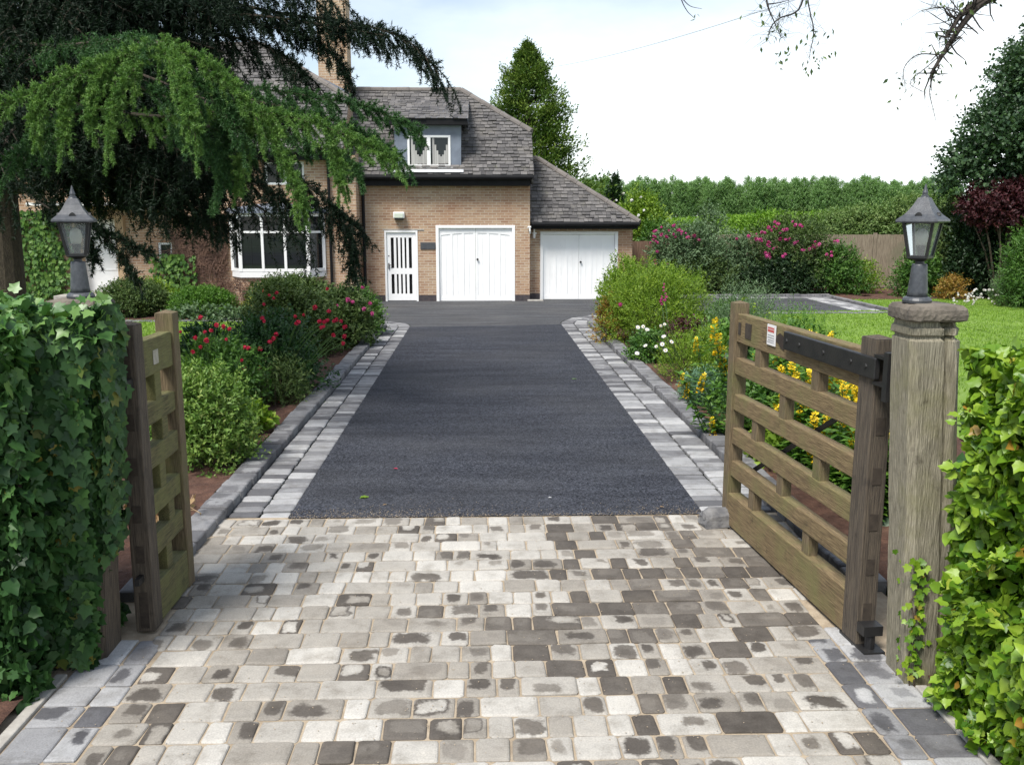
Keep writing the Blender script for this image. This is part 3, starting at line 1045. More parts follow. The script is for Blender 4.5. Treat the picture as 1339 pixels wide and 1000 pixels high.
dw = casement(dorm, -1.80, -.73, 3.36, 4.13, DY + .01, [(-1.27, .09)])
cu = MB()
for xa in (-1.73, -1.20):
    for k in range(9):
        xx = xa + .02 + k * .048
        hh = 3.42 + .20 + .46 * abs((k - 4) / 4.0) ** 1.7
        cu.box(xx, xx + .046, DY + .004 + .005 * (k % 2), DY + .0215, 3.415, hh)
cu.build('curtain', M_CURTAIN, dw)
b = MB()
b.box(-1.86, -.67, DY - .07, DY - .001, 3.305, 3.355)
b.build('window_sill', M_UPVC, dorm, bevel=.006)

# upstairs window of the left wing, mostly behind the cedar
uw = casement(house, -5.2, -4.25, 2.90, 3.45, 22.95, [(-4.72, .07)])

# small square window
casement(house, -7.86, -7.53, 1.12, 1.52, 22.95, [], .05)


# --- garage doors
def garage_door(x0, x1, z1, y):
    fr = MB()
    fw = .075
    fr.box(x0, x0 + fw, y - .012, y + .09, 0, z1)
    fr.box(x1 - fw, x1, y - .012, y + .09, 0, z1)
    fr.box(x0 + fw, x1 - fw, y - .012, y + .09, z1 - fw, z1)
    gd = fr.build('garage_door', M_WHITE, house, bevel=.006)
    xm = (x0 + x1) / 2
    for side, (a, b) in enumerate(((x0 + fw + .004, xm - .003), (xm + .003, x1 - fw - .004))):
        lf = MB()
        top = z1 - fw - .006
        lf.box(a, b, y + .055, y + .085, .015, top)
        st_w, W = .055, b - a
        xs = [a + .025, a + .025 + (W - .05) / 3, a + .025 + 2 * (W - .05) / 3, b - .025]
        arch = lambda x: top - .20 + .075 * (1 - ((x - xm) / (xm - x0)) ** 2) + .01
        for i, x in enumerate(xs):
            lo, hi = max(a, x - st_w / 2), min(b, x + st_w / 2)
            lf.box(lo, hi, y + .043, y + .0548, .12, arch(x) + .02)
        lf.box(a, b, y + .0432, y + .0546, .015, .12)
        n = 18
        for i in range(n):
            p, q = a + W * i / n, a + W * (i + 1) / n
            zp, zq = arch(p), arch(q)
            vs = [(p, y + .042, zp), (q, y + .042, zq), (q, y + .042, top), (p, y + .042, top), (p, y + .055, zp), (q, y + .055, zq)]
            lf.add(vs, [(0, 1, 2, 3), (4, 5, 1, 0)])
        # fine vertical bead in each panel
        for i in range(3):
            xc = (xs[i] + xs[i + 1]) / 2
            lf.box(xc - .004, xc + .004, y + .047, y + .0548, .125, arch(xc) - .005)
        leaf = lf.build('door_leaf', M_WHITE, gd)
        if side == 0:
            kb = MB()
            kb.lathe((0, 0, 0), [(.028, 0), (.028, .02), (.018, .03)], 12)
            kb.v = [(xm + .05 + vx, y + .028 - vz, z1 * .555 + vy) for vx, vy, vz in kb.v]
            kb.build('handle', M_BLACK, leaf)
    return gd


garage_door(*DOOR_A[:2], DOOR_A[3], 23.6)
garage_door(*DOOR_B[:2], DOOR_B[3], 24.0)
t = MB()
t.box(1.20, 1.60, 23.42, 23.58, .01, .05)
t.build('threshold', M_CONC, house, bevel=.008)

# --- slatted side door
x0, x1, _, z1 = DOOR_S
f = MB()
f.box(x0, x0 + .05, 23.59, 23.68, 0, z1)
f.box(x1 - .05, x1, 23.59, 23.68, 0, z1)
f.box(x0 + .05, x1 - .05, 23.59, 23.68, z1 - .05, z1)
sd = f.build('side_door', M_WHITE, house, bevel=.005)
f = MB()
a, b2 = x0 + .056, x1 - .056
f.box(a, b2, 23.63, 23.66, .03, .20)
f.box(a, b2, 23.63, 23.66, .70, .85)
f.box(a, b2, 23.63, 23.66, 1.62, z1 - .056)
f.box(a, a + .10, 23.63, 23.66, .20, .70); f.box(a, a + .10, 23.63, 23.66, .85, 1.62)
f.box(b2 - .10, b2, 23.63, 23.66, .20, .70); f.box(b2 - .10, b2, 23.63, 23.66, .85, 1.62)
span = (b2 - a - .20)
for k in range(4):
    xc = a + .10 + span * (k + 1) / 5 + .0
    f.box(xc - .03, xc + .03, 23.632, 23.658, .20, .70)
    f.box(xc - .03, xc + .03, 23.632, 23.658, .85, 1.62)
lf = f.build('door_leaf', M_WHITE, sd)
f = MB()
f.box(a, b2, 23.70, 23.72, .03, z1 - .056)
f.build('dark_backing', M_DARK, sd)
f = MB()
f.box(a + .03, a + .055, 23.60, 23.632, .83, .98)
f.tube([(a + .042, 23.60, .93), (a + .042, 23.585, .93), (a + .12, 23.585, .93)], .009, 8)
f.build('handle', M_BLACK, lf)
f = MB()
f.box(a + .03, a + .058, 23.622, 23.6295, 1.145, 1.175)
f.build('lock', M_BLACK, lf)
f = MB()
f.box(x0 - .03, x1 + .16, 23.585, 23.62, z1 + .004, z1 + .034)
f.build('lintel', M_CONC, house)

# --- wall light, slate plaque, white overflow pipes
l = MB()
l.box(-2.18, -1.90, 23.42, 23.598, 2.10, 2.26)
wl = l.build('wall_light', M_UPVC, house, bevel=.02)
l = MB()
l.box(-2.15, -1.93, 23.40, 23.419, 2.115, 2.225)
l.build('diffuser', M('frosted_diffuser', (.55, .60, .50), None, 3, .3), wl, bevel=.006)
l = MB()
l.box(-2.15, -1.93, 23.45, 23.59, 2.065, 2.099)
l.build('bracket', M_BLACK, wl)
l = MB()
l.box(-1.52, -1.14, 23.575, 23.598, 1.33, 1.50)
l.build('plaque', M_SLATE, house, bevel=.006)
l = MB()
l.tube([(1.20, 23.56, 1.86), (1.22, 23.50, 1.885), (1.28, 23.50, 1.885)], .022, 8)
l.tube([(1.25, 23.50, 1.885), (1.255, 23.50, 1.78), (1.26, 23.54, 1.72)], .018, 8)
l.build('overflow_pipe', M_UPVC, house)
l = MB()
l.tube([(1.33, 23.90, 1.93), (1.36, 23.90, 1.915), (1.385, 23.90, 1.86), (1.385, 23.90, 1.74)], .024, 8)
l.lathe((1.385, 23.92, 1.705), [(.065, 0), (.065, .035)], 14)
l.lathe((1.385, 23.92, 1.60), [(.032, 0), (.04, .07), (.032, .104)], 12)
l.build('overflow_pipe', M_UPVC, house, smooth=False)

# --- bay window with canted sides
by = 22.40
bay = MB()
bay.add([(-6.10, 22.9, .70), (-5.78, by, .70), (-4.12, by, .70), (-3.80, 22.9, .70), (-6.10, 22.9, .84), (-5.78, by, .84), (-4.12, by, .84), (-3.80, 22.9, .84)],
        [(0, 1, 5, 4), (1, 2, 6, 5), (2, 3, 7, 6), (4, 5, 6, 7), (3, 2, 1, 0)])
bw = bay.build('bay_window', M_UPVC, house)
bb = MB()
bb.add([(-6.04, 22.9, 0), (-5.75, by + .06, 0), (-4.15, by + .06, 0), (-3.86, 22.9, 0), (-6.04, 22.9, .70), (-5.75, by + .06, .70), (-4.15, by + .06, .70), (-3.86, 22.9, .70)],
       [(0, 1, 5, 4), (1, 2, 6, 5), (2, 3, 7, 6)])
bb.build('brick_base', M_BRICK, bw)
bb = MB()
bb.add([(-6.2, 22.9, 2.22), (-5.83, by - .08, 2.22), (-4.07, by - .08, 2.22), (-3.7, 22.9, 2.22), (-6.2, 22.9, 2.34), (-5.83, by - .08, 2.34), (-4.07, by - .08, 2.34), (-3.7, 22.9, 2.34), (-4.95, 22.9, 2.5)],
       [(0, 1, 5, 4), (1, 2, 6, 5), (2, 3, 7, 6), (4, 5, 8), (5, 6, 8), (6, 7, 8), (3, 2, 1, 0)])
bb.build('bay_roof', M_LEAD, bw)
fr = MB()
cor = [Vector((-6.06, 22.88, 0)), Vector((-5.76, by + .03, 0)), Vector((-4.14, by + .03, 0)), Vector((-3.84, 22.88, 0))]
zb, zt = .84, 2.22
segs = [(cor[0], cor[1], 1), (cor[1], cor[2], 3), (cor[2], cor[3], 1)]
panes = []
for si, (p, q, nn) in enumerate(segs):
    for zz in (zb + .035, zt - .035):
        fr.bar(p + Vector((0, 0, zz)), q + Vector((0, 0, zz)), .07, .07)
    fr.bar(p + (q - p) * .03 + Vector((0, 0, 1.78)), q - (q - p) * .03 + Vector((0, 0, 1.78)), .055, .05)
    for k in range(nn + 1):
        if si > 0 and k == 0: continue
        c = p + (q - p) * (k / nn)
        ww = .085 if k in (0, nn) else .06
        fr.box(c.x - ww / 2, c.x + ww / 2, c.y - .04, c.y + .04, zb + .002, zt - .002)
    for k in range(nn):
        panes.append((p + (q - p) * (k / nn), p + (q - p) * ((k + 1) / nn)))
bf = fr.build('window_frame', M_UPVC, bw)
for p, q in panes:
    pm = MB()
    pm.bar(p + Vector((0, .01, (zb + zt) / 2)), q + Vector((0, .01, (zb + zt) / 2)), .006, zt - zb - .1)
    pm.mi = 1
    for k in range(1, 7):
        zz = zb + (zt - zb) * k / 7
        pm.bar(p + Vector((0, .004, zz)), q + Vector((0, .004, zz)), .003, .004)
    c = (p + q) / 2
    pm.box(c.x - .002, c.x + .002, c.y - .002, c.y + .002, zb + .06, zt - .06)
    pm.build('pane', [M_GLASS, M_BLACK], bf)
lm = MB()
lm.lathe((-4.52, 22.62, .86), [(.05, 0), (.02, .02), (.02, .14), (.11, .16), (.07, .34)], 14)
lm.build('table_lamp', M_UPVC, bw)

# --- front door under its canopy
x0, x1, z0, z1 = DOOR_F
f = MB()
f.box(x0 - .16, x0 - .001, 22.72, 22.98, .15, z1 + .10)
f.box(x1 + .001, x1 + .20, 22.72, 22.98, .15, z1 + .10)
f.box(x0, x1, 22.72, 22.98, z1 + .001, z1 + .10)
fd = f.build('front_door', M_OAK, house, bevel=.008)
f = MB()
f.box(x0, x1, 22.98, 23.02, z0, z1)
for a, c in ((.05, .30), (.36, .62)):
    pass
f.box(x0 + .12, x1 - .12, 22.965, 22.979, z0 + .55, z0 + .57)
f.box(x0 + .12, x1 - .12, 22.965, 22.979, z1 - .20, z1 - .18)
f.box(x0 + .12, x0 + .14, 22.966, 22.978, z0 + .571, z1 - .201)
f.box(x1 - .14, x1 - .12, 22.966, 22.978, z0 + .571, z1 - .201)
dl = f.build('door_leaf', M_WHITE, fd)
f = MB()
f.lathe((x0 + .52, 22.97, 1.62), [(.05, 0), (.07, .03), (.05, .11), (.02, .13)], 10)
f.build('knocker', M_BLACK, dl)
f = MB()
f.box(x0 - .9, x1 + 1.1, 22.1, 22.88, 2.40, 2.46)
f.build('canopy', M_UPVC, house)
f = MB()
f.box(x0 - .5, x1 + .4, 22.2, 22.9, .0, .29)
f.build('doorstep', M_CONC, house, bevel=.01)

# overhead cable
cb = MB()
p, q = at(690, 92, 60), at(1110, -24, 24)
pts = []
for k in range(25):
    t = k / 24
    v = p.lerp(q, t)
    v.z -= 4 * .35 * t * (1 - t)
    pts.append(v)
cb.tube(pts, .009, 5)
tag(cb.build('overhead_cable', M('cable_grey', (.34, .35, .37), None, 3, .6)), 'thin grey overhead cable crossing the sky right of the conifer', 'cable')
# ------------------------------------------------------------------ gates
def gate(name, loc, rz, L, ztop, label, rails, gaps, face, mat_r, st_len, st_th, rail_th, near_mat):
    """local x runs from the hinge along the leaf; face = +1 when the seen face is local +y"""
    g = empty(name, loc, label, 'gate', 'timber entrance gates', rz)
    def stile(x0, x1, zt, mat, nm='stile'):
        m = MB()
        m.box(x0, x1, -st_th / 2, st_th / 2, .02, zt - .012)
        c = (x0 + x1) / 2
        m.add([(x0, -st_th / 2, zt - .012), (x1, -st_th / 2, zt - .012), (x1, st_th / 2, zt - .012), (x0, st_th / 2, zt - .012), (c, 0, zt + .004)], [(0, 1, 4), (1, 2, 4), (2, 3, 4), (3, 0, 4)])
        return m.build(nm, mat, g, bevel=.006, local=True)
    near = stile(0, st_len, ztop, near_mat)
    far = stile(L - .10, L, ztop, M_TIMBER_V)
    for z0, z1 in rails:
        for xa, xb, st_ in ((-.003, .02, near), (L - .02, L + .003, far)):
            t = MB()
            t.box(xa, xb, -.022, .022, z0 + .012, z1 - .012)
            t.build('tenon', M_TENON, st_, local=True)
    for i, (z0, z1) in enumerate(rails):
        m = MB()
        o = random.uniform(-.003, .003)
        th = rail_th / 2 + (.012 if i == len(rails) - 1 else 0)
        n = 8
        xs = [st_len + .001 + (L - .102 - st_len) * k / n for k in range(n + 1)]
        sec = []
        for x in xs:
            a, b, c, d = (random.uniform(-.0025, .0025) for _ in range(4))
            sec.append([(x, -th + o, z0 + a), (x, th + o, z0 + b), (x, th + o - .004, z1 + c), (x, -th + o, z1 + d)])
        vs = [p for s in sec for p in s]
        fs = [(0, 1, 2, 3), (4 * n + 3, 4 * n + 2, 4 * n + 1, 4 * n)]
        for k in range(n):
            for e in range(4):
                fs.append((4 * k + e, 4 * k + 4 + e, 4 * k + 4 + (e + 1) % 4, 4 * k + (e + 1) % 4))
        m.add(vs, fs)
        m.build('rail', mat_r, g, bevel=.006, local=True)
    for i, ts in enumerate(gaps):
        z0, z1 = rails[i + 1][1], rails[i][0]
        for tt in ts:
            m = MB()
            x = tt * L
            m.box(x - .045, x + .045, -rail_th / 2 + .006, rail_th / 2 - .006, z0 - .006, z1 + .006)
            m.build('block', M_TIMBER_V, g, bevel=.005, local=True)
    return g


RAILS = [(1.315, 1.505), (1.095, 1.205), (.845, .955), (.61, .72), (.38, .487), (.03, .255)]
RZ = math.atan2(6.22 - 4.27, 1.755 - 1.93)
LEN = math.hypot(6.22 - 4.27, 1.755 - 1.93)
gr = gate('timber_gate', (1.93, 4.27, 0), RZ, LEN, 1.585, 'wide weathered gate leaf standing open on the right, with black strap and white sign',
          RAILS, [(.34, .76), (.55,), (.30, .76), (.54,), (.34, .76)], 1, M_TIMBER_X, .15, .10, .072, M_TIMBER_D)
yf = .036
m = MB()
m.box(-.03, 1.02, yf + .003, yf + .034, 1.385, 1.49)
hs = m.build('hinge_strap', M_BLACK, gr, bevel=.006, local=True)
for x in (.05, .2, .5, .8, .97):
    m = MB()
    m.lathe((0, 0, 0), [(.013, 0), (.011, .007)], 8)
    k = len(m.v) - 16
    m.v[k:] = [(x + a, yf + .034 + c, 1.44 + b) for a, b, c in m.v[k:]]
    m.build('bolt', M_BLACK, hs, local=True)
m = MB()
m.box(-.11, -.004, -.06, .06, 1.36, 1.375)
m.box(-.11, -.004, -.06, .06, 1.49, 1.505)
m.tube([(-.05, 0, 1.33), (-.05, 0, 1.52)], .022, 12)
m.box(-.15, -.11, -.07, .07, 1.30, 1.53)
m.build('hinge', M_BLACK, gr, local=True)
m = MB()
m.tube([(-.05, .0, 1.39), (-.05, .0, 1.45)], .031, 14)
m.build('hinge_collar', M_STEEL, gr, local=True)
m = MB()
m.tube([(-.045, 0, .02), (-.045, 0, .14)], .025, 12)
m.box(-.10, .16, -.055, .055, .005, .026)
m.box(-.075, -.002, -.05, .05, .10, .15)
m.build('hinge', M_BLACK, gr, local=True)
m = MB()
m.bar((.02, -.065, 1.36), (LEN - .05, -.065, .34), .012, .030)
m.build('brace', M_BLACK, gr, local=True)
m = MB()
m.box(1.20, 1.325, yf + .001, yf + .006, 1.372, 1.498)
sg = m.build('sign', M_SIGN, gr, local=True)
m = MB()
rr = random.Random(4)
for z, hgt, mi in ((1.472, .010, 0), (1.452, .016, 0), (1.430, .006, 1), (1.415, .006, 1), (1.400, .006, 1), (1.388, .005, 1)):
    m.mi = mi
    x = 1.218
    while x < 1.305:
        w = rr.uniform(.006, .016) if mi else rr.uniform(.008, .013)
        m.box(x, x + w, yf + .0062, yf + .0068, z, z + hgt)
        x += w + (.004 if mi else .0025)
m.build('lettering', [M_RED, M_GREYINK], sg, local=True)
for a, b, c, d in ((1.60, 1.70, 1.36, 1.46), (1.785, 1.825, 1.37, 1.45)):
    m = MB()
    m.box(a, b, yf - .004, yf + .0015, c, d)
    m.build('old_mortice', M_TENON, gr, local=True)
m = MB()
n = 16
for c0 in ((1.12, 1.415, .068, .042),):
    m.poly(*[(c0[0] + c0[2] * (1 + .25 * math.sin(3 * a + 1)) * math.cos(a), yf + .0012, c0[1] + c0[3] * (1 + .3 * math.sin(2 * a)) * math.sin(a)) for a in [2 * math.pi * k / n for k in range(n)]])
m.build('dark_stain', M('timber_stain', (.022, .014, .010), (.04, .028, .02), 20, .9), gr, local=True)

RAILS_L = [(1.335, 1.525), (1.08, 1.19), (.85, .965), (.60, .715), (.385, .50), (.03, .25)]
gl = gate('timber_gate', (-1.755, 4.54, 0), math.pi / 2, .68, 1.635, 'narrow mossy timber gate leaf standing open on the left beside the ivy hedge',
          RAILS_L, [(.50,), (.60,), (.48,), (.62,), (.50,)], -1, M_TIMBER_X, .12, .10, .075, M_TIMBER_D)
for ch in gl.children:
    if ch.name.startswith(('rail', 'block')):
        ch.data.materials[0] = M_TIMBER_GX
m = MB()
m.box(.27, .345, -.0415, -.0385, 1.385, 1.46)
m.build('plate', M('worn_plate', (.30, .28, .22), (.40, .38, .32), 30, .8), gl, local=True)
m = MB()
m.box(-.10, .02, -.03, .03, 1.30, 1.36)
m.build('hinge', M_BLACK, gl, local=True)
m = MB()
m.box(-.07, .01, -.012, .012, .30, .335)
m.build('hinge', M_BLACK, gl, local=True)

# ------------------------------------------------------------------ gate posts and their lanterns
def gate_post(x0, x1, y0, y1, h, label, mat, crack, seed, lean):
    cx, cy = (x0 + x1) / 2, (y0 + y1) / 2
    p = empty('gate_post', (cx, cy, 0), label, 'gate post', 'gate posts with lanterns on top')
    rg = np.random.default_rng(seed)
    m = MB()

    def col(a0, a1, segs):
        prev = None
        n = len(segs)
        vs, fs = [], []
        for z, ins in segs:
            j = lambda: rg.normal(0, .0022)
            c = .03
            L = [(a0 + ins + c, y0 + ins), (a1 - ins - (c if a1 > x1 - .01 else .004), y0 + ins), (a1 - ins, y0 + ins + (c if a1 > x1 - .01 else .004)), (a1 - ins, y1 - ins - .01), (a1 - ins - .01, y1 - ins), (a0 + ins + .01, y1 - ins), (a0 + ins, y1 - ins - .01), (a0 + ins, y0 + ins + c)]
            vs += [(u + j(), v + j(), z) for u, v in L]
        k = 8
        for i in range(n - 1):
            for e in range(k):
                fs.append((i * k + e, i * k + (e + 1) % k, (i + 1) * k + (e + 1) % k, (i + 1) * k + e))
        fs.append(tuple((n - 1) * k + e for e in range(k)))
        m.add(vs, fs)
    segs = [(z, 0) for z in np.linspace(-.03, h - .085, 14)] + [(h - .075, .012), (h - .066, .012), (h - .058, 0.002), (h - .03, .0), (h - .022, .012), (h, .014)]
    if crack:
        xc = x0 + (x1 - x0) * .66
        col(x0, xc - .005, segs)
        col(xc + .005, x1, segs)
        m.box(xc - .02, xc + .02, y0 + .045, y1 - .02, 0, h - .01)
    else:
        col(x0, x1, segs)
    m.v = [(u + lean * (1 - w_ / h), v, w_) for u, v, w_ in m.v]
    m.build('post_shaft', mat, p, smooth=False)
    # rough riven stone cap
    m = MB()
    n = 64
    prof = [(.88, 0), (.995, .008), (1.02, .03), (1.0, .052), (.90, .068), (.55, .076), (.2, .078)]
    vs, fs = [], []
    for f, z in prof:
        for k in range(n):
            a = 2 * math.pi * k / n
            # superellipse outline with chamfered corners
            ca, sa = math.cos(a), math.sin(a)
            r = 1 / max(abs(ca), abs(sa), (abs(ca) + abs(sa)) / 1.90)
            r = r * ((x1 - x0) / 2 + .014) * f * (1 + rg.normal(0, .010))
            vs.append((cx + r * ca, cy + r * sa, h + z + (rg.normal(0, .0022) if 0 < z < .07 else 0)))
    for i in range(len(prof) - 1):
        for k in range(n):
            fs.append((i * n + k, i * n + (k + 1) % n, (i + 1) * n + (k + 1) % n, (i + 1) * n + k))
    fs.append(tuple((len(prof) - 1) * n + k for k in range(n)))
    fs.append(tuple(range(n))[::-1])
    m.add(vs, fs)
    m.build('cap_stone', M_STONE, p)
    return p


def lantern(x, y, z, rz, label):
    o = empty('lantern', (x, y, z), label, 'lantern', 'black lanterns on the gate posts', rz)
    m = MB()
    m.lathe((0, 0, 0), [(.068, 0), (.070, .012), (.064, .022), (.054, .028)], 28)
    m.build('base', M_LAMP, o, local=True, smooth=False)
    m = MB()
    m.lathe((0, 0, 0), [(.050, .028), (.047, .05), (.040, .13), (.036, .172), (.034, .178)], 24)
    m.build('pedestal', M_LAMP, o, local=True, smooth=True)
    m = MB()
    m.lathe((0, 0, 0), [(.022, .178), (.020, .190), (.034, .196), (.046, .203)], 20)
    m.build('neck', M_BLACK, o, local=True)
    sq = math.sqrt(2)
    zb, zt, rb, rt = .205, .372, .046, .074
    m = MB()
    m.lathe((0, 0, 0), [(rb * sq * .80, zb - .006), (rb * sq * 1.06, zb), (rb * sq * 1.06, zb + .010), (rb * sq, zb + .012)], 4, math.pi / 4)
    m.lathe((0, 0, 0), [(rt * sq * 1.0, zt - .010), (rt * sq * 1.03, zt - .004), (rt * sq * 1.03, zt + .004)], 4, math.pi / 4)
    for sx in (-1, 1):
        for sy in (-1, 1):
            m.bar((sx * (rb - .003), sy * (rb - .003), zb + .008), (sx * (rt - .004), sy * (rt - .004), zt), .014, .014, (1, 0, 0))
    fr = m.build('frame', M_BLACK, o, local=True)
    for k in range(4):
        a = math.pi / 2 * k
        ca, sa = math.cos(a), math.sin(a)
        R = lambda u, v, w: (u * ca - v * sa, u * sa + v * ca, w)
        q = MB()
        e = .010
        q.add([R(-rb + e, -rb + .004, zb + .012), R(rb - e, -rb + .004, zb + .012), R(rt - e, -rt + .006, zt - .004), R(-rt + e, -rt + .006, zt - .004)], [(0, 1, 2, 3)])
        q.build('glass_pane', M_LGLASS, fr, local=True)
    # roof: square, concave, with a half-round vent in each side
    m = MB()
    prof = [(.098, .366), (.100, .372), (.098, .379), (.090, .386), (.070, .402), (.053, .424), (.040, .446), (.029, .468), (.024, .478)]
    m.lathe((0, 0, 0), [(r * sq, z2) for r, z2 in prof], 4, math.pi / 4)
    rf = m.build('roof', M_LAMP, o, local=True)
    for k in range(4):
        m = MB()
        a = math.pi / 2 * k
        ca, sa = math.cos(a), math.sin(a)
        arc = [(-.017 + .034 * i / 8, math.sin(math.pi * i / 8) * .014) for i in range(9)]
        fr0 = [(u, -.080 + .0, .398 + v) for u, v in arc]
        bk = [(u, -.050, .398 + v) for u, v in arc]
        vs = [(u * ca - v * sa, u * sa + v * ca, w) for u, v, w in fr0 + bk]
        m.add(vs, [tuple(range(9))] + [(i, i + 1, 10 + i, 9 + i) for i in range(8)])
        m.build('vent', M_BLACK, rf, local=True)
    m = MB()
    m.lathe((0, 0, 0), [(.024, .476), (.019, .482), (.019, .486), (.013, .490), (.014, .500), (.009, .515), (.003, .535), (.001, .540)], 12)
    m.build('finial', M_LAMP, o, local=True)
    m = MB()
    m.lathe((0, 0, 0), [(.016, .20), (.016, .235), (.022, .238), (.022, .262)], 14)
    bh = m.build('bulb_holder', M_BLACK, o, local=True)
    m = MB()
    m.lathe((0, 0, 0), [(.020, .262), (.026, .275), (.031, .300), (.026, .325), (.012, .338), (.002, .341)], 16)
    m.build('bulb', M_BULB, bh, local=True, smooth=True)
    o.scale = (.88, .88, .95)
    return o


gate_post(1.860, 2.085, 3.88, 4.10, 1.70, 'silvery split timber gate post with a rough stone cap, beside the wide open gate', M_POST, True, 5, .105)
lantern(1.925, 3.99, 1.776, rad(-43), 'black square pedestal lantern on the stone cap of the right gate post')
gate_post(-1.98, -1.765, 4.24, 4.46, 1.70, 'timber gate post smothered in ivy at the narrow gate leaf', M_TIMBER_D, False, 6, -.085)
lantern(-1.860, 4.34, 1.776, rad(17), 'grey-black square pedestal lantern rising out of the ivy on the left gate post')

# doorstop stone
m = MB()
rg = np.random.default_rng(3)
vs, fs = [], []
n = 14
secs = [(-.125, .55), (-.115, .85), (-.07, 1.0), (.02, 1.02), (.08, .97), (.118, .86), (.125, .6)]
for x, f in secs:
    for k in range(n):
        a = math.pi * k / (n - 1)
        vs.append((x + rg.normal(0, .003), -math.cos(a) * .075 * (1 if f > .7 else .8) + rg.normal(0, .003), max(0, max(0.0, math.sin(a)) ** .6 * .125 * f + rg.normal(0, .003))))
for i in range(len(secs) - 1):
    for k in range(n - 1):
        fs.append((i * n + k, (i + 1) * n + k, (i + 1) * n + k + 1, i * n + k + 1))
fs.append(tuple(range(n)))
fs.append(tuple((len(secs) - 1) * n + k for k in range(n))[::-1])
m.add(vs, fs)
o = m.build('doorstop_stone', M_ROCK, None, local=True)
o.location = (1.665, 6.13, .014)
o.rotation_euler = (0, 0, rad(6))
tag(o, 'grey block of stone holding the wide gate open at the edge of the tarmac', 'stone')

# ------------------------------------------------------------------ background fences
def fence(x0, x1, y, h, label, mat, seed):
    f = empty('board_fence', (x0, y, 0), label, 'fence', 'board fences behind the shrubs')
    rg = np.random.default_rng(seed)
    npan = max(1, round((x1 - x0) / 1.83))
    pw = (x1 - x0) / npan
    for i in range(npan):
        m = MB()
        x = x0 + i * pw + .06
        while x < x0 + (i + 1) * pw - .06:
            o = rg.uniform(0, .008)
            m.box(x, min(x + .098, x0 + (i + 1) * pw - .06), y + o, y + .018 + o, .06, h + rg.uniform(-.008, .008))
            x += .10
        m.box(x0 + i * pw + .05, x0 + (i + 1) * pw - .05, y + .03, y + .07, .4, .5)
        m.build('panel', mat, f)
    for i in range(npan + 1):
        m = MB()
        m.box(x0 + i * pw - .045, x0 + i * pw + .045, y - .02, y + .07, 0, h + .05)
        m.build('post', mat, f)


fence(3.97, 6.0, 26.2, 1.46, 'brown board fence running right from the garage corner', M_FENCE_RED, 1)
fence(6.1, 13.6, 27.2, 1.62, 'pale weathered board fence behind the pink roses at the far bay', M_FENCE, 2)
# ------------------------------------------------------------------ vegetation tools
def lobes_in(rg, c, r, k, f=(.45, .62), keep=.72):
    """lobe ellipsoids that together fill the ellipsoid (c, r)"""
    c, r = np.array(c, float), np.array(r, float)
    out = [(c, r * .72)]
    for i in range(k):
        d = unit(rg.normal(0, 1, 3))
        if d[2] < -.5: d[2] *= -.6
        s = rg.uniform(*f)
        out.append((c + d * r * (1 - s) * rg.uniform(.85, 1.12), r * s))
    return out


def twig_leaves(rg, lobes, ntw, per, tlen, spread=.9, up=.35, floor=.02, inner=.55, dmin=-.45):
    """positions and axes of leaves set along short twigs that point out of the lobes"""
    wts = np.array([(l[1][0] * l[1][1] + l[1][0] * l[1][2] + l[1][1] * l[1][2]) for l in lobes])
    idx = rg.choice(len(lobes), ntw, p=wts / wts.sum())
    C = np.array([l[0] for l in lobes])[idx]
    Rr = np.array([l[1] for l in lobes])[idx]
    d = unit(rg.normal(0, 1, (ntw, 3)))
    d[:, 2] = np.where(d[:, 2] < dmin, -d[:, 2], d[:, 2])
    u = inner + (1 - inner) * rg.random((ntw, 1)) ** .6
    base = C + d * Rr * u
    tw = unit(d * (Rr / Rr.max(1, keepdims=True)) + np.array([0, 0, up]) + rg.normal(0, .35, (ntw, 3)))
    L = tlen * rg.uniform(.6, 1.3, (ntw, 1))
    t = np.linspace(.1, 1, per)[None, :, None]
    pos = base[:, None, :] + tw[:, None, :] * L[:, None, :] * t
    n = ntw * per
    side = unit(np.cross(np.repeat(tw[:, None, :], per, 1), rg.normal(0, 1, (ntw, per, 3))))
    T = unit(tw[:, None, :] * .7 + side * spread + rg.normal(0, .15, (ntw, per, 3))).reshape(n, 3)
    N = unit(d[:, None, :] * .5 + np.array([0, 0, .75]) + rg.normal(0, .45, (ntw, per, 3))).reshape(n, 3)
    P = pos.reshape(n, 3)
    ok = P[:, 2] > floor
    tone = np.clip(rg.normal(.45, .2, (ntw, 1)) + rg.normal(0, .12, (ntw, per)), 0, 1).reshape(n)
    return P[ok], T[ok], N[ok], tone[ok]


def stems(rg, base, lobes, n, r, mat, parent, name='stem', lo=.3):
    m = MB()
    base = Vector(base)
    for i in range(n):
        c, rr = lobes[rg.integers(len(lobes))]
        e = Vector(c + rr * rg.uniform(-.6, .6, 3))
        b = base + Vector((rg.normal(0, .06), rg.normal(0, .06), -.03))
        mid = b.lerp(e, .5) + Vector((rg.normal(0, .05), rg.normal(0, .05), .05)) * (e - b).length
        m.tube([b, mid, e], [r, r * .75, r * .35], 5)
    return m.build(name, mat, parent)


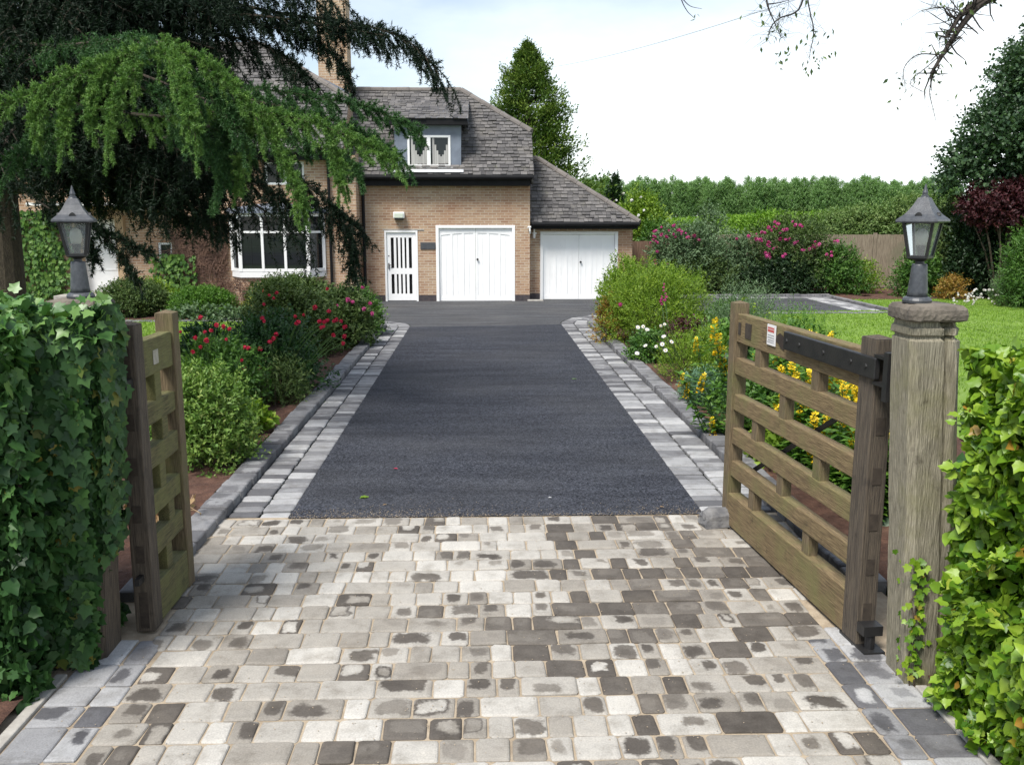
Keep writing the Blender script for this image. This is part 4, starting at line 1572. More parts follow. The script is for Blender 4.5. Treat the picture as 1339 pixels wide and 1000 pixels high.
def shrub(name, label, cat, x, y, h, w, d, mat, n=600, per=8, leaf=.05, tm=T_FOLD, tl=.14, k=9, seed=1, group=None, up=.35, inner=.5, stem_r=.012, zlo=.0, spread=.9, stem_mat=None):
    rg = np.random.default_rng(seed)
    o = empty(name, (x, y, 0), label, cat, group)
    zl = zlo if zlo > 0 else -.16 * h
    cz = zl + (h - zl) * .50
    lobes = lobes_in(rg, (x, y, cz), (w / 2, d / 2, (h - zl) * .50), k)
    if zlo == 0: lobes += [(np.array((x + w * .28 * math.cos(q), y + d * .28 * math.sin(q), h * .22)), np.array((w * .24, d * .24, h * .26))) for q in (0, 1.3, 2.5, 3.8, 5.0)]
    P, T, N, tone = twig_leaves(rg, lobes, int(n * 1.25), per, tl, spread, up, inner=inner, dmin=-.9)
    S = leaf * rg.uniform(.65, 1.25, len(P))
    cloud('foliage', tm, P, T, N, S, mat, o, rnd=tone)
    stems(rg, (x, y, 0), lobes, 10, stem_r, stem_mat or M_TWIG, o)
    o_l[o.name] = (lobes, rg)
    return o


o_l = {}


def proto(name, tmpl, P, T, N, S, mats, rnd=None, seed=1):
    ob = cloud(name, tmpl, P, T, N, S, mats, None, rnd=rnd, rg=np.random.default_rng(seed))
    COL.objects.unlink(ob)
    return ob.data


def bloom_mesh(r, npet, mat, seed):
    rg = np.random.default_rng(seed)
    d = unit(rg.normal(0, 1, (npet, 3)) + np.array([0, -.2, .35]))
    N = d + rg.normal(0, .3, (npet, 3))
    T = np.cross(N, rg.normal(0, 1, (npet, 3)))
    return proto('bloom', T_ROUND, d * r * .35 - unit(T) * r * .5, T, N, r * rg.uniform(.8, 1.3, npet), mat, seed=seed)


def daisy_mesh(r, mat, seed):
    rg = np.random.default_rng(seed)
    n = 14
    a = np.arange(n) * 2 * math.pi / n
    T = np.stack([np.cos(a), np.sin(a), rg.normal(.15, .08, n)], 1)
    me = proto('flower_head', tmpl_fold(.36, .02), T * r * .12, T, np.tile((0, 0, 1.), (n, 1)), r, mat, seed=seed)
    return me


ROSE_RED = [bloom_mesh(.045, 26, L_PETAL_RED, s) for s in (1, 2, 3)]
ROSE_PINK = [bloom_mesh(.062, 22, L_PETAL_PINK, s) for s in (4, 5, 6)]
DAISY = [daisy_mesh(.034, L_PETAL_WHITE, s) for s in (7, 8)]


def put_child(me, name, parent, p, sc=1.0, rot=None):
    o = bpy.data.objects.new(name, me)
    COL.objects.link(o)
    o.parent = parent
    o.location = Vector(p) - wloc(parent)
    o.scale = (sc, sc, sc)
    o.rotation_euler = rot or (random.uniform(-.5, .5), random.uniform(-.5, .5), random.uniform(0, 6.28))
    return o


def flowers(parent, meshes, pts, name='bloom', sc=(.8, 1.2), stem=None, face=None):
    for i, p in enumerate(pts):
        rot = None
        if face: rot = (face + random.uniform(-.4, .4), random.uniform(-.4, .4), random.uniform(-.6, .6))
        put_child(meshes[i % len(meshes)], name, parent, p, random.uniform(*sc), rot)
    if stem:
        m = MB()
        for p in pts:
            p = Vector(p)
            b = Vector((parent.location.x + (p.x - parent.location.x) * .5, parent.location.y + (p.y - parent.location.y) * .5, max(.02, p.z - random.uniform(.25, .5))))
            m.tube([b, b.lerp(p, .6) + Vector((0, 0, .03)), p], .004, 5)
        m.build('flower_stem', stem, parent)


def crown_pts(o, n, rg, zmin=.3, front=True, out=1.06):
    lobes, _ = o_l[o.name]
    pts = []
    while len(pts) < n:
        c, r = lobes[rg.integers(len(lobes))]
        d = unit(rg.normal(0, 1, 3))
        if front: d[1] = -abs(d[1])
        d[2] = abs(d[2])
        p = c + d * r * out
        if p[2] > zmin: pts.append(p)
    return pts


# ------------------------------------------------------------------ ivy hedges by the gate
def hedge_leaves(rg, x0, x1, y0, y1, h, n, faces, depth=.16, bulge=.07):
    """points on chosen faces of a box, pushed in and out, with outward normals"""
    P, N = [], []
    ar = {'front': (x1 - x0) * h, 'left': (y1 - y0) * h, 'right': (y1 - y0) * h, 'top': (x1 - x0) * (y1 - y0), 'back': (x1 - x0) * h}
    tot = sum(ar[f] for f in faces)
    for f in faces:
        k = int(n * ar[f] / tot)
        a, b = rg.random(k), rg.random(k)
        X, Y, Z = x0 + (x1 - x0) * a, y0 + (y1 - y0) * a, h * b
        if f == 'front': p, nn = np.stack([X, np.full(k, y0), Z], 1), (0, -1, .12)
        if f == 'back': p, nn = np.stack([X, np.full(k, y1), Z], 1), (0, 1, .12)
        if f == 'left': p, nn = np.stack([np.full(k, x0), Y, Z], 1), (-1, 0, .12)
        if f == 'right': p, nn = np.stack([np.full(k, x1), Y, Z], 1), (1, 0, .12)
        if f == 'top': p, nn = np.stack([X, y0 + (y1 - y0) * b, np.full(k, h)], 1), (0, -.1, 1)
        P.append(p); N.append(np.tile(np.array(nn, float), (k, 1)))
    P, N = np.concatenate(P), np.concatenate(N)
    ph = [(rg.uniform(2, 9), rg.uniform(2, 9), rg.uniform(2, 9), rg.uniform(0, 6.28)) for _ in range(9)]
    bl = sum(np.sin(P[:, 0] * a + P[:, 1] * b + P[:, 2] * c + q) for a, b, c, q in ph) / 3.2
    off = bulge * bl - depth * rg.random(len(P)) ** 1.6
    # round the top edge over
    P = P + N * off[:, None]
    return P, N, off, bl


def ivy_hedge(name, label, cat, x0, x1, y0, y1, h, n, faces, mats, size, tmpls, seed, topmat=None, down=.75, bulge=.07, sprays=0):
    rg = np.random.default_rng(seed)
    o = empty(name, ((x0 + x1) / 2, (y0 + y1) / 2, 0), label, cat)
    P, N, off, bl = hedge_leaves(rg, x0, x1, y0, y1, h, n, faces, bulge=bulge)
    k = len(P)
    N = unit(N + rg.normal(0, .55, (k, 3)))
    T = unit(np.array([0, 0, -down]) + rg.normal(0, .55, (k, 3)) + N * .25)
    tone = np.clip(.45 + bl * .12 + rg.normal(0, .2, k), 0, .93)
    tone = np.where(rg.random(k) < .005, 1.0, tone)
    S = size * rg.uniform(.45, 1.3, k)
    which = rg.integers(0, len(tmpls), k)
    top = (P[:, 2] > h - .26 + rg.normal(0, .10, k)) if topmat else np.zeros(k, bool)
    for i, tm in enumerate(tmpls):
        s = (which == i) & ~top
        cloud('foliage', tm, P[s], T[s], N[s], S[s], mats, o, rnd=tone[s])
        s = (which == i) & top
        if s.any(): cloud('lit_foliage', tm, P[s], T[s], N[s], S[s], topmat, o, rnd=tone[s])  # top leaves painted paler, as lit from above
    # woody stems inside
    m = MB()
    for i in range(60):
        x, y = rg.uniform(x0 + .05, x1 - .05), rg.uniform(y0 + .05, y1 - .05)
        pts = [(x, y, -.02)]
        z = 0
        while z < h - .2:
            z += rg.uniform(.12, .25)
            x = min(max(x + rg.normal(0, .06), x0 + .03), x1 - .03)
            y = min(max(y + rg.normal(0, .06), y0 + .03), y1 - .03)
            pts.append((x, y, z))
        m.tube(pts, [.012 - .006 * q / len(pts) for q in range(len(pts))], 5)
    m.build('stem', M_TWIG, o)
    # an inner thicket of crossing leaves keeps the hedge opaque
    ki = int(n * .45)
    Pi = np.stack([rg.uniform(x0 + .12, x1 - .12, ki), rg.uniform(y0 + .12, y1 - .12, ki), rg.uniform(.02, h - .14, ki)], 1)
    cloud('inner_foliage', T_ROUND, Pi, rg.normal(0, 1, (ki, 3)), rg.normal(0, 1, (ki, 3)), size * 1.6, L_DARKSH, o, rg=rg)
    return o, rg


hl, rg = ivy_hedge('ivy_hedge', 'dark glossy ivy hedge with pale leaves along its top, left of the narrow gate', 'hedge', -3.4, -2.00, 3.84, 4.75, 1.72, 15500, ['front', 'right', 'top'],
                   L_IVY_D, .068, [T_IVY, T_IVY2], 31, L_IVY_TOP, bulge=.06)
# ivy that climbs over the post and spills at its foot
k = 2100
z = .06 + 1.66 * rg.random(k) ** .85
px = rg.uniform(-2.04, -1.78, k) - .085 * (1 - z / 1.7) + np.where(z > 1.5, .06, 0) * rg.random(k)
P = np.stack([px, 4.215 - rg.uniform(-.01, .10, k), z], 1)
N = np.stack([rg.normal(.1, .4, k), -np.ones(k), rg.normal(.2, .4, k)], 1)
T = np.stack([rg.normal(0, .5, k), rg.normal(-.1, .2, k), -np.ones(k)], 1)
cloud('foliage', T_IVY, P, T, N, .072 * rg.uniform(.55, 1.2, k), L_IVY_D, hl, rg=rg)
k = 1100
z = .55 + 1.2 * rg.random(k) ** .75
P = np.stack([-1.765 - .085 * (1 - z / 1.7) + rg.uniform(-.01, .05, k), 4.20 + .25 * rg.random(k) ** 1.4, z], 1)
N = np.stack([np.ones(k), rg.normal(-.5, .4, k), rg.normal(.2, .4, k)], 1)
T = np.stack([rg.normal(.1, .25, k), rg.normal(0, .5, k), -np.ones(k)], 1)
cloud('foliage', T_IVY, P, T, N, .068 * rg.uniform(.55, 1.2, k), L_IVY_D, hl, rg=rg)
k = 200
P = np.stack([rg.uniform(-2.10, -1.70, k), rg.uniform(4.10, 4.30, k), rg.uniform(1.60, 1.80, k)], 1)
P = P[~((np.abs(P[:, 0] + 1.86) < .08) & (P[:, 2] > 1.76))]
P2 = np.stack([rg.uniform(-2.45, -2.02, 150), rg.uniform(3.9, 4.3, 150), rg.uniform(1.68, 1.82, 150)], 1)
P = np.concatenate([P, P2])
k = len(P)
cloud('lit_foliage', T_IVY, P, rg.normal(0, .6, (k, 3)) + np.array([.1, -.5, -.3]), rg.normal(0, .4, (k, 3)) + np.array([0, -.5, .8]), .068 * rg.uniform(.5, 1.15, k), L_IVY_TOP, hl, rg=rg)

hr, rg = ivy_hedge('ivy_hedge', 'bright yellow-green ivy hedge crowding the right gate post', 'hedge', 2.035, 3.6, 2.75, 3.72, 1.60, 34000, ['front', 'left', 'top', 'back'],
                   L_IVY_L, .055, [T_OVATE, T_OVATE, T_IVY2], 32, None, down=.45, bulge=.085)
# loose shoots leaning out towards the drive
m = MB()
allP, allT, allN = [], [], []
for i in range(80):
    zz = rg.uniform(.05, 1.62)
    b = np.array([2.05 + rg.uniform(-.02, .05), rg.uniform(2.75, 3.70), zz])
    d = unit(np.array([-1, rg.normal(-.1, .6), rg.normal(.1, .5)]))
    L = rg.uniform(.05, .13) + (.06 if .6 < zz < .8 else 0)
    pts = [b + d * L * t + np.array([0, 0, -.35 * L * t * t]) for t in np.linspace(0, 1, 6)]
    m.tube(pts, .0025, 4)
    for q in pts[1:]:
        for _ in range(3):
            allP.append(q + rg.normal(0, .012, 3)); allT.append(d * .5 + rg.normal(0, .6, 3)); allN.append(np.array([-.4, -.4, .8]) + rg.normal(0, .4, 3))
m.build('stem', M_GREENSTEM, hr)
cloud('foliage', T_IVY2, allP, allT, allN, .050 * rg.uniform(.6, 1.2, len(allP)), L_IVY_L, hr, rg=rg)
# thin ivy running up the hinge side of the right post
iv = empty('climbing_ivy', (1.97, 3.86, 0), 'thin strand of ivy climbing between the wide gate and its post', 'ivy')
allP = []
m = MB()
for i in range(3):
    x = 1.955 + .02 * i
    pts = [(x, 3.87 + .10 * (i == 0), .0)]
    for zz in np.linspace(.1, .62, 9):
        x += rg.normal(0, .012)
        pts.append((x, 3.872 + .10 * (i == 0), zz))
        for _ in range(4): allP.append((x + rg.normal(0, .02), 3.862 + .09 * (i == 0) + rg.normal(0, .008), zz + rg.normal(0, .02)))
    m.tube(pts, .004, 5)
m.build('stem', M_TWIG, iv)
k = len(allP)
cloud('foliage', T_IVY, allP, np.stack([rg.normal(0, .6, k), rg.normal(-.2, .2, k), rg.normal(-.6, .4, k)], 1), np.stack([rg.normal(-.3, .4, k), -np.ones(k), rg.normal(.3, .3, k)], 1), .036 * rg.uniform(.6, 1.2, k), L_IVY_L, iv, rg=rg)

# ------------------------------------------------------------------ left border
s = shrub('spirea_bush', 'rounded light green spirea bush just behind the narrow gate', 'bush', -2.40, 7.85, .90, .84, .85, L_SPIREA, 2300, 9, .038, T_NARROW if False else T_FOLD, .13, 14, 41, up=.5)
s = shrub('leafy_perennial', 'low plant of broad lime leaves at the foot of the spirea', 'plant', -2.35, 9.0, .30, .45, .5, L_LIME, 90, 5, .085, T_ROUND, .10, 5, 42)
s = shrub('leafy_perennial', 'small variegated pale plant on the soil right of the spirea', 'plant', -2.3, 8.6, .17, .30, .30, L_GOLD, 40, 5, .07, T_FOLD, .08, 4, 43)
r1 = shrub('rose_bush', 'low rose bush with scattered red blooms behind the spirea, beside the lawn', 'rose bush', -2.95, 10.0, .92, 1.1, .9, L_MIDGREEN, 700, 7, .055, T_FOLD, .16, 8, 44, 'red rose bushes in the left border')
flowers(r1, ROSE_RED, [at(*q, 9.75) for q in ((262, 415), (292, 427), (268, 434), (276, 432), (255, 442), (270, 445), (296, 444), (262, 454), (252, 460), (320, 454), (316, 471), (325, 455), (236, 434), (300, 430), (283, 425))], sc=(.6, .95), stem=M_GREENSTEM)
r2 = shrub('rose_bush', 'large dark rose bush covered with crimson blooms in the middle of the left border', 'rose bush', -2.52, 11.2, .98, 1.25, 1.3, L_ROSE, 1500, 8, .055, T_FOLD, .18, 10, 45, 'red rose bushes in the left border')
flowers(r2, ROSE_RED, [at(*q, 10.55) for q in ((386, 414), (397, 412), (387, 423), (430, 407), (424, 421), (418, 420), (420, 428), (428, 419), (440, 418), (446, 420), (450, 428), (436, 438), (450, 440), (449, 449), (361, 437), (353, 447), (358, 443), (340, 456), (343, 416), (345, 420), (320, 482), (344, 492), (340, 481), (357, 505), (366, 524), (412, 402), (437, 420), (423, 427), (452, 427), (390, 421))], sc=(.62, 1.0), stem=M_GREENSTEM)
shrub('feathery_plant', 'feathery green perennial in front of the crimson rose bush', 'plant', -2.3, 10.5, .5, .6, .55, L_OLIVE, 420, 9, .05, T_NARROW, .18, 6, 46, up=.8)
s = shrub('dark_shrub', 'tall dark shrub with a few rusty tips rising behind the crimson roses', 'shrub', -3.0, 14.2, 1.16, 1.45, 1.3, L_OLIVE, 2000, 8, .06, T_FOLD, .20, 10, 47)
flowers(s, ROSE_RED, [at(*q, 13.5) for q in ((352, 386), (362, 383), (358, 390), (345, 398), (428, 378))], sc=(.7, 1.0))
s = shrub('rose_bush', 'bushy green rose with a few pink blooms at the far end of the left border', 'rose bush', -2.4, 15.3, 1.0, 1.15, 1.5, L_OLIVE, 2100, 8, .06, T_FOLD, .18, 11, 48, 'red rose bushes in the left border')
flowers(s, ROSE_PINK, [at(*q, 14.5) for q in ((455, 392), (461, 395), (484, 397), (487, 410), (474, 376), (440, 400), (476, 404))], sc=(.7, 1.0))
s = shrub('green_shrub', 'fresh green shrub at the corner where the left border meets the forecourt', 'shrub', -2.22, 16.8, .84, .80, 1.1, L_MIDGREEN, 1200, 8, .055, T_FOLD, .16, 8, 49)
s = shrub('leafy_perennial', 'leafy clump between the lawn and the tall dark shrub', 'plant', -3.7, 12.6, .7, .9, .9, L_ROSE, 500, 7, .07, T_FOLD, .15, 7, 50)
flowers(s, ROSE_RED, [at(*q, 12.1) for q in ((300, 442), (330, 432), (338, 447))], sc=(.7, 1.0))
shrub('leafy_perennial', 'pale ferny plant just behind the top rail of the narrow gate', 'plant', -3.2, 8.8, .75, .8, .8, L_MIDGREEN, 420, 7, .06, T_FOLD, .15, 7, 51)
# dried clump by the gate
dg = empty('dried_clump', (-2.33, 6.35, 0), 'dead straw-coloured clump of stems on the soil behind the narrow gate', 'dead plant')
rg = np.random.default_rng(52)
m = MB()
lp = []
for i in range(80):
    b = Vector((-2.33 + rg.normal(0, .06), 6.35 + rg.normal(0, .06), .02))
    d = Vector((rg.normal(0, .5), rg.normal(0, .5), rg.uniform(.4, 1.1)))
    L = rg.uniform(.12, .34)
    p1, p2 = b + d * L * .6, b + d * L + Vector((rg.normal(0, .05), rg.normal(0, .05), -.10 * rg.random()))
    m.tube([b, p1, p2], .0028, 4)
    lp += [p1, p2]
m.build('stem', M_STRAW, dg)
k = len(lp)
cloud('dead_leaves', T_FOLD, [tuple(p) for p in lp], rg.normal(0, 1, (k, 3)) + np.array([0, 0, -.6]), rg.normal(0, 1, (k, 3)), .07, L_DEAD, dg, rg=rg)

# bushes in front of the house
shrub('clipped_bush', 'dark dense rounded bush at the left of the house bed', 'bush', -7.55, 20.2, .80, 1.55, 1.4, L_OLIVE, 2600, 8, .05, T_FOLD, .12, 16, 61, inner=.7)
shrub('clipped_bush', 'bright green clipped bun-shaped bush under the bay window', 'bush', -6.0, 20.0, .66, 1.45, 1.2, L_BOX, 3200, 8, .042, T_FOLD, .09, 18, 62, inner=.78)
shrub('olive_bush', 'loose yellowish bush right of the clipped bun-shaped bush', 'bush', -4.75, 20.2, .62, .9, .9, L_GOLD, 350, 8, .055, T_FOLD, .16, 8, 63)
s = shrub('olive_bush', 'broad olive bush with red tips in front of the bay window', 'bush', -4.0, 19.6, .92, 1.8, 1.2, L_OLIVE, 2200, 8, .06, T_FOLD, .18, 10, 64)
flowers(s, ROSE_RED, [at(*q, 18.9) for q in ((352, 382), (362, 386), (345, 380))], sc=(.8, 1.1))
shrub('leafy_perennial', 'low pale-edged plant along the back of the left lawn', 'plant', -5.4, 18.9, .35, 2.6, .5, L_GREY, 220, 7, .07, T_ROUND, .10, 9, 65)
shrub('leafy_perennial', 'yellow-leaved plant at the foot of the house by the front door', 'plant', -7.6, 21.6, .8, 1.0, .7, L_LIME, 300, 7, .07, T_FOLD, .16, 7, 66)

# creepers on the house wall
cr = empty('wall_creeper', (-6.6, 22.86, 0), 'bare brown creeper stems matted over the wall left of the bay window', 'creeper')
rg = np.random.default_rng(71)
m = MB()
for i in range(950):
    x, z = rg.uniform(-7.4, -3.75), rg.uniform(.05, 1.9)
    if x > -6.15 and z > .72: x = rg.uniform(-7.5, -6.2)
    pts = []
    a = rg.uniform(.4, 2.7)
    for k in range(6):
        pts.append((x, (22.86 if x < -6.1 or x > -3.85 else 22.36) - rg.uniform(0, .05), z))
        a += rg.normal(0, .5)
        x += .10 * math.cos(a); z += .10 * math.sin(a)
        if x > -6.15 and z > .68: break
        if z < .03: break
    if len(pts) > 2: m.tube(pts, rg.uniform(.004, .010), 4)
m.build('stem', M_DRYSTEM, cr)


def wall_ivy(label, x0, x1, z0, z1, y, n, mat, seed, leaf=.10):
    rg = np.random.default_rng(seed)
    o = empty('wall_ivy', ((x0 + x1) / 2, y, 0), label, 'ivy')
    u, v = rg.normal(0, .30, n), rg.random(n)
    P = np.stack([(x0 + x1) / 2 + np.clip(u, -.6, .6) * (x1 - x0), y - .02 - rg.random(n) * .14, z0 + (z1 - z0) * v], 1)
    T = np.stack([rg.normal(0, .4, n), rg.normal(-.2, .2, n), -np.ones(n)], 1)
    N = np.stack([rg.normal(0, .4, n), -np.ones(n), rg.normal(.4, .3, n)], 1)
    cloud('foliage', T_IVY, P, T, N, leaf * rg.uniform(.6, 1.2, n), mat, o, rg=rg)
    m = MB()
    for i in range(8):
        x = rg.uniform(x0, x1)
        pts = [(x, y - .015, 0)]
        for zz in np.linspace(z0, z1, 6): pts.append((x + rg.normal(0, .08), y - .02, zz))
        m.tube(pts, .012, 5)
    m.build('stem', M_TWIG, o)


wall_ivy('green ivy on the house wall left of the front door', -11.4, -9.85, .2, 2.3, 22.88, 1500, L_MIDGREEN, 72)
wall_ivy('bright ivy round the small square window of the house', -7.95, -7.05, .3, 1.25, 22.86, 420, L_MIDGREEN, 73)

# ------------------------------------------------------------------ right border
s = shrub('golden_shrub', 'large feathery yellow-green shrub at the far end of the right border', 'shrub', 2.98, 15.6, 1.38, 2.05, 1.9, L_LIME, 3600, 9, .055, T_NARROW, .20, 16, 81, up=.6)
flowers(s, ROSE_PINK, [at(*q, 14.5) for q in ((811, 398),)], sc=(.7, .9))
shrub('golden_shrub', 'smaller pale feathery shrub in front of the right-hand garage door', 'shrub', 2.75, 17.6, 1.42, .95, .9, L_LIME, 900, 9, .06, T_FOLD, .16, 8, 82, up=.6)
shrub('orange_leaved_shrub', 'small orange-leaved shrub at the drive side of the large yellow-green shrub', 'shrub', 2.20, 15.7, .85, .50, .6, L_ORANGE, 260, 7, .05, T_FOLD, .13, 6, 83)
shrub('leafy_perennial', 'fresh green clump on the kerb side below the large shrub', 'plant', 2.50, 13.4, .48, .62, .6, L_MIDGREEN, 300, 7, .06, T_FOLD, .14, 6, 84)
s = shrub('daisy_plant', 'mounded plant with white daisies at the front of the right border', 'plant', 2.86, 11.9, .72, 1.05, 1.0, L_LIME, 900, 8, .045, T_NARROW, .15, 9, 85, up=.6)
pts = [at(*q, 11.3) for q in ((833, 462), (870, 458), (844, 452), (866, 450), (858, 453), (868, 440), (834, 428), (841, 427), (846, 431), (864, 426), (869, 424), (878, 447))]
flowers(s, DAISY, pts, 'flower_head', (.6, .95), M_GREENSTEM, face=1.0)
M_EYE = M('daisy_eye', (.55, .36, .02), None, 3, .7)
for p in pts:
    m = MB()
    m.lathe((p.x, p.y - .006, p.z), [(.007, -.004), (.009, .003), (.005, .007)], 8)
    m.build('flower_centre', M_EYE, s)
shrub('leafy_perennial', 'fresh leafy mound behind the daisies, in front of the hazy grey-green perennial', 'plant', 3.45, 12.1, .82, 1.0, .9, L_FRESH, 520, 7, .07, T_FOLD, .15, 8, 301)
shrub('leafy_perennial', 'mid-green plant between the bluish tuft and the loosestrife', 'plant', 2.88, 9.8, .50, .8, .7, L_FRESH, 420, 7, .065, T_FOLD, .14, 7, 302)
shrub('leafy_perennial', 'tall leafy plant behind the dark broad-leaved plant', 'plant', 3.75, 10.3, .88, .9, .9, L_MIDGREEN, 480, 7, .08, T_FOLD, .16, 7, 303)
shrub('leafy_perennial', 'lush leaves beside the lawn, right of the dark broad-leaved plant', 'plant', 4.05, 9.2, .68, .9, 1.1, L_FRESH, 480, 7, .085, T_FOLD, .16, 7, 304)
shrub('leafy_perennial', 'yellow-green foliage at the foot of the hazy grey-green perennials', 'plant', 3.35, 13.8, .66, .9, .7, L_LIME, 420, 8, .055, T_FOLD, .14, 7, 305)
shrub('leafy_perennial', 'ferny plant between the large yellow-green shrub and the lawn', 'plant', 4.15, 15.0, .85, 1.0, 1.0, L_MIDGREEN, 480, 8, .06, T_FOLD, .16, 7, 306)
shrub('purple_perennial', 'dark purple-leaved plant behind the white daisies', 'plant', 2.95, 12.9, .80, .7, .5, L_PURPLE, 160, 7, .05, T_FOLD, .14, 5, 87)
shrub('grey_perennial', 'fine bluish-green tuft in front of the daisies at the kerb', 'plant', 2.62, 10.3, .36, .62, .6, L_BLUEGR, 420, 9, .06, T_NARROW, .16, 6, 88, up=.9)
shrub('grey_perennial', 'tall hazy grey-green perennial right of the large yellow-green shrub', 'plant', 3.75, 13.2, 1.20, 1.25, 1.1, L_GREY, 1100, 9, .045, T_NARROW, .26, 8, 89, up=1.2)
shrub('grey_perennial', 'fine-leaved green perennial behind the latch end of the wide gate', 'plant', 4.25, 12.2, .95, .9, 1.0, L_FRESH, 700, 9, .045, T_NARROW, .26, 8, 90, up=1.2)
shrub('broad_leaved_plant', 'dark broad-leaved plant in the middle of the right border', 'plant', 3.28, 10.6, .78, .95, .8, L_ROSE, 330, 6, .12, T_ROUND, .14, 7, 91)
shrub('leafy_perennial', 'yellow-green trailing plant between the daisies and the dark broad-leaved plant', 'plant', 3.10, 10.9, .55, .45, .5, L_GOLD, 240, 8, .045, T_FOLD, .16, 5, 92, up=.7)
shrub('leafy_perennial', 'bushy mid-green plant along the kerb beside the gate latch', 'plant', 2.82, 8.95, .50, .75, .9, L_MIDGREEN, 420, 7, .075, T_FOLD, .15, 7, 93)
shrub('leafy_perennial', 'low lime plant on the soil right beside the latch end of the wide gate', 'plant', 2.66, 7.7, .34, .55, .7, L_LIME, 240, 7, .075, T_FOLD, .13, 6, 94)


def spike_mesh(seed):
    rg = np.random.default_rng(seed)
    n = 90
    z = rg.random(n) * .26
    a = rg.uniform(0, 6.28, n)
    r = .042 * (1.15 - z / .32)
    P = np.stack([r * np.cos(a) * .6, r * np.sin(a) * .6, z], 1)
    T = np.stack([np.cos(a), np.sin(a), rg.normal(.35, .3, n)], 1)
    N = rg.normal(0, .5, (n, 3)) + np.array([0, 0, 1])
    return proto('flower_spike', T_ROUND, P, T, N, .032 * rg.uniform(.7, 1.2, n), L_PETAL_YEL, seed=seed)


SPIKES = [spike_mesh(s) for s in (1, 2, 3)]


def loosestrife(x, y, h, w, d, ns, label, seed, spots=None):
    rg = np.random.default_rng(seed)
    o = empty('yellow_loosestrife', (x, y, 0), label, 'flowering plant', 'yellow flowered clumps behind the wide gate')
    m = MB()
    LP, LT, LN = [], [], []
    tips = []
    if spots:
        for t in spots: tips.append(np.array(t))
    while len(tips) < ns:
        tips.append(np.array([x + rg.uniform(-w / 2, w / 2), y + rg.uniform(-d / 2, d / 2), h * rg.uniform(.55, 1.05)]))
    extra = [np.array([x + rg.uniform(-w / 2, w / 2), y + rg.uniform(-d / 2, d / 2), h * rg.uniform(.45, .85)]) for _ in range(int(ns * 1.4))]
    for i, t in enumerate(tips + extra):
        b = np.array([x + (t[0] - x) * .75, y + (t[1] - y) * .75, 0.0])
        pts = [b + (t - b) * s + np.array([0, 0, 0]) for s in np.linspace(0, 1, 5)]
        m.tube(pts, [.007, .006, .005, .004, .003], 5)
        for s in np.arange(.15, 1.0, .075):
            c = b + (t - b) * s
            a0 = rg.uniform(0, 6.28)
            for q in range(4):
                a = a0 + q * 1.571 + rg.normal(0, .2)
                LP.append(c); LT.append((math.cos(a), math.sin(a), rg.normal(.15, .3))); LN.append((-.2 * math.cos(a), -.2 * math.sin(a), 1))
    m.build('stem', M_GREENSTEM, o)
    k = len(LP)
    cloud('foliage', T_FOLD, LP, LT, LN, .115 * rg.uniform(.55, 1.15, k), L_FRESH, o, rg=rg)
    for i, t in enumerate(tips):
        put_child(SPIKES[i % 3], 'flower_spike', o, t - np.array([0, 0, .14]), random.uniform(.5, .95), (rg.normal(0, .15), rg.normal(0, .15), rg.uniform(0, 6.28)))
    return o


loosestrife(3.10, 8.95, .95, .75, .8, 14, 'yellow loosestrife clump seen left of the wide gate, by its latch end', 101,
            [at(*q, 8.6) for q in ((934, 428), (911, 442), (938, 450), (946, 462), (950, 470), (890, 488), (897, 502), (915, 494), (932, 555))])
loosestrife(2.82, 7.7, .80, .6, .8, 34, 'yellow loosestrife clump seen through the latch half of the wide gate', 102)
loosestrife(2.80, 7.0, .78, .6, .7, 36, 'yellow loosestrife clump seen through the middle of the wide gate', 103)
loosestrife(2.85, 6.3, .76, .6, .7, 36, 'yellow loosestrife clump seen through the hinge half of the wide gate', 104)
loosestrife(3.35, 9.7, .85, .7, .7, 22, 'yellow loosestrife clump in front of the tall leafy plant left of the gate', 106)
loosestrife(3.40, 8.2, .74, .7, 1.2, 36, 'yellow loosestrife clump furthest from the drive behind the wide gate', 105)
shrub('broad_leaved_plant', 'dark leafy plant low behind the lower rails of the wide gate', 'plant', 3.30, 5.7, .45, .7, 1.5, L_ROSE, 300, 6, .11, T_ROUND, .14, 7, 95)

# foxgloves standing in front of the golden shrub
fg_me = bloom_mesh(.035, 16, L_PETAL_PINK, 9)
fox = empty('foxglove', (3.05, 13.5, 0), 'tall pink foxglove in front of the large yellow-green shrub', 'flower')
m = MB()
tips = [(at(867, 368, 13.4), at(876, 450, 13.4), 6), (at(864, 385, 13.6), at(872, 450, 13.6), 4)]
for t, b, n in tips:
    m.tube([(b.x, b.y, .02), b, t], [.009, .008, .004], 6)
    for k in range(n):
        p = t.lerp(b, .04 + .05 * k)
        put_child(fg_me, 'bell', fox, (p.x + random.uniform(-.025, .025), p.y - .02, p.z), random.uniform(.5, 1.0))
m.build('stem', M_GREENSTEM, fox)
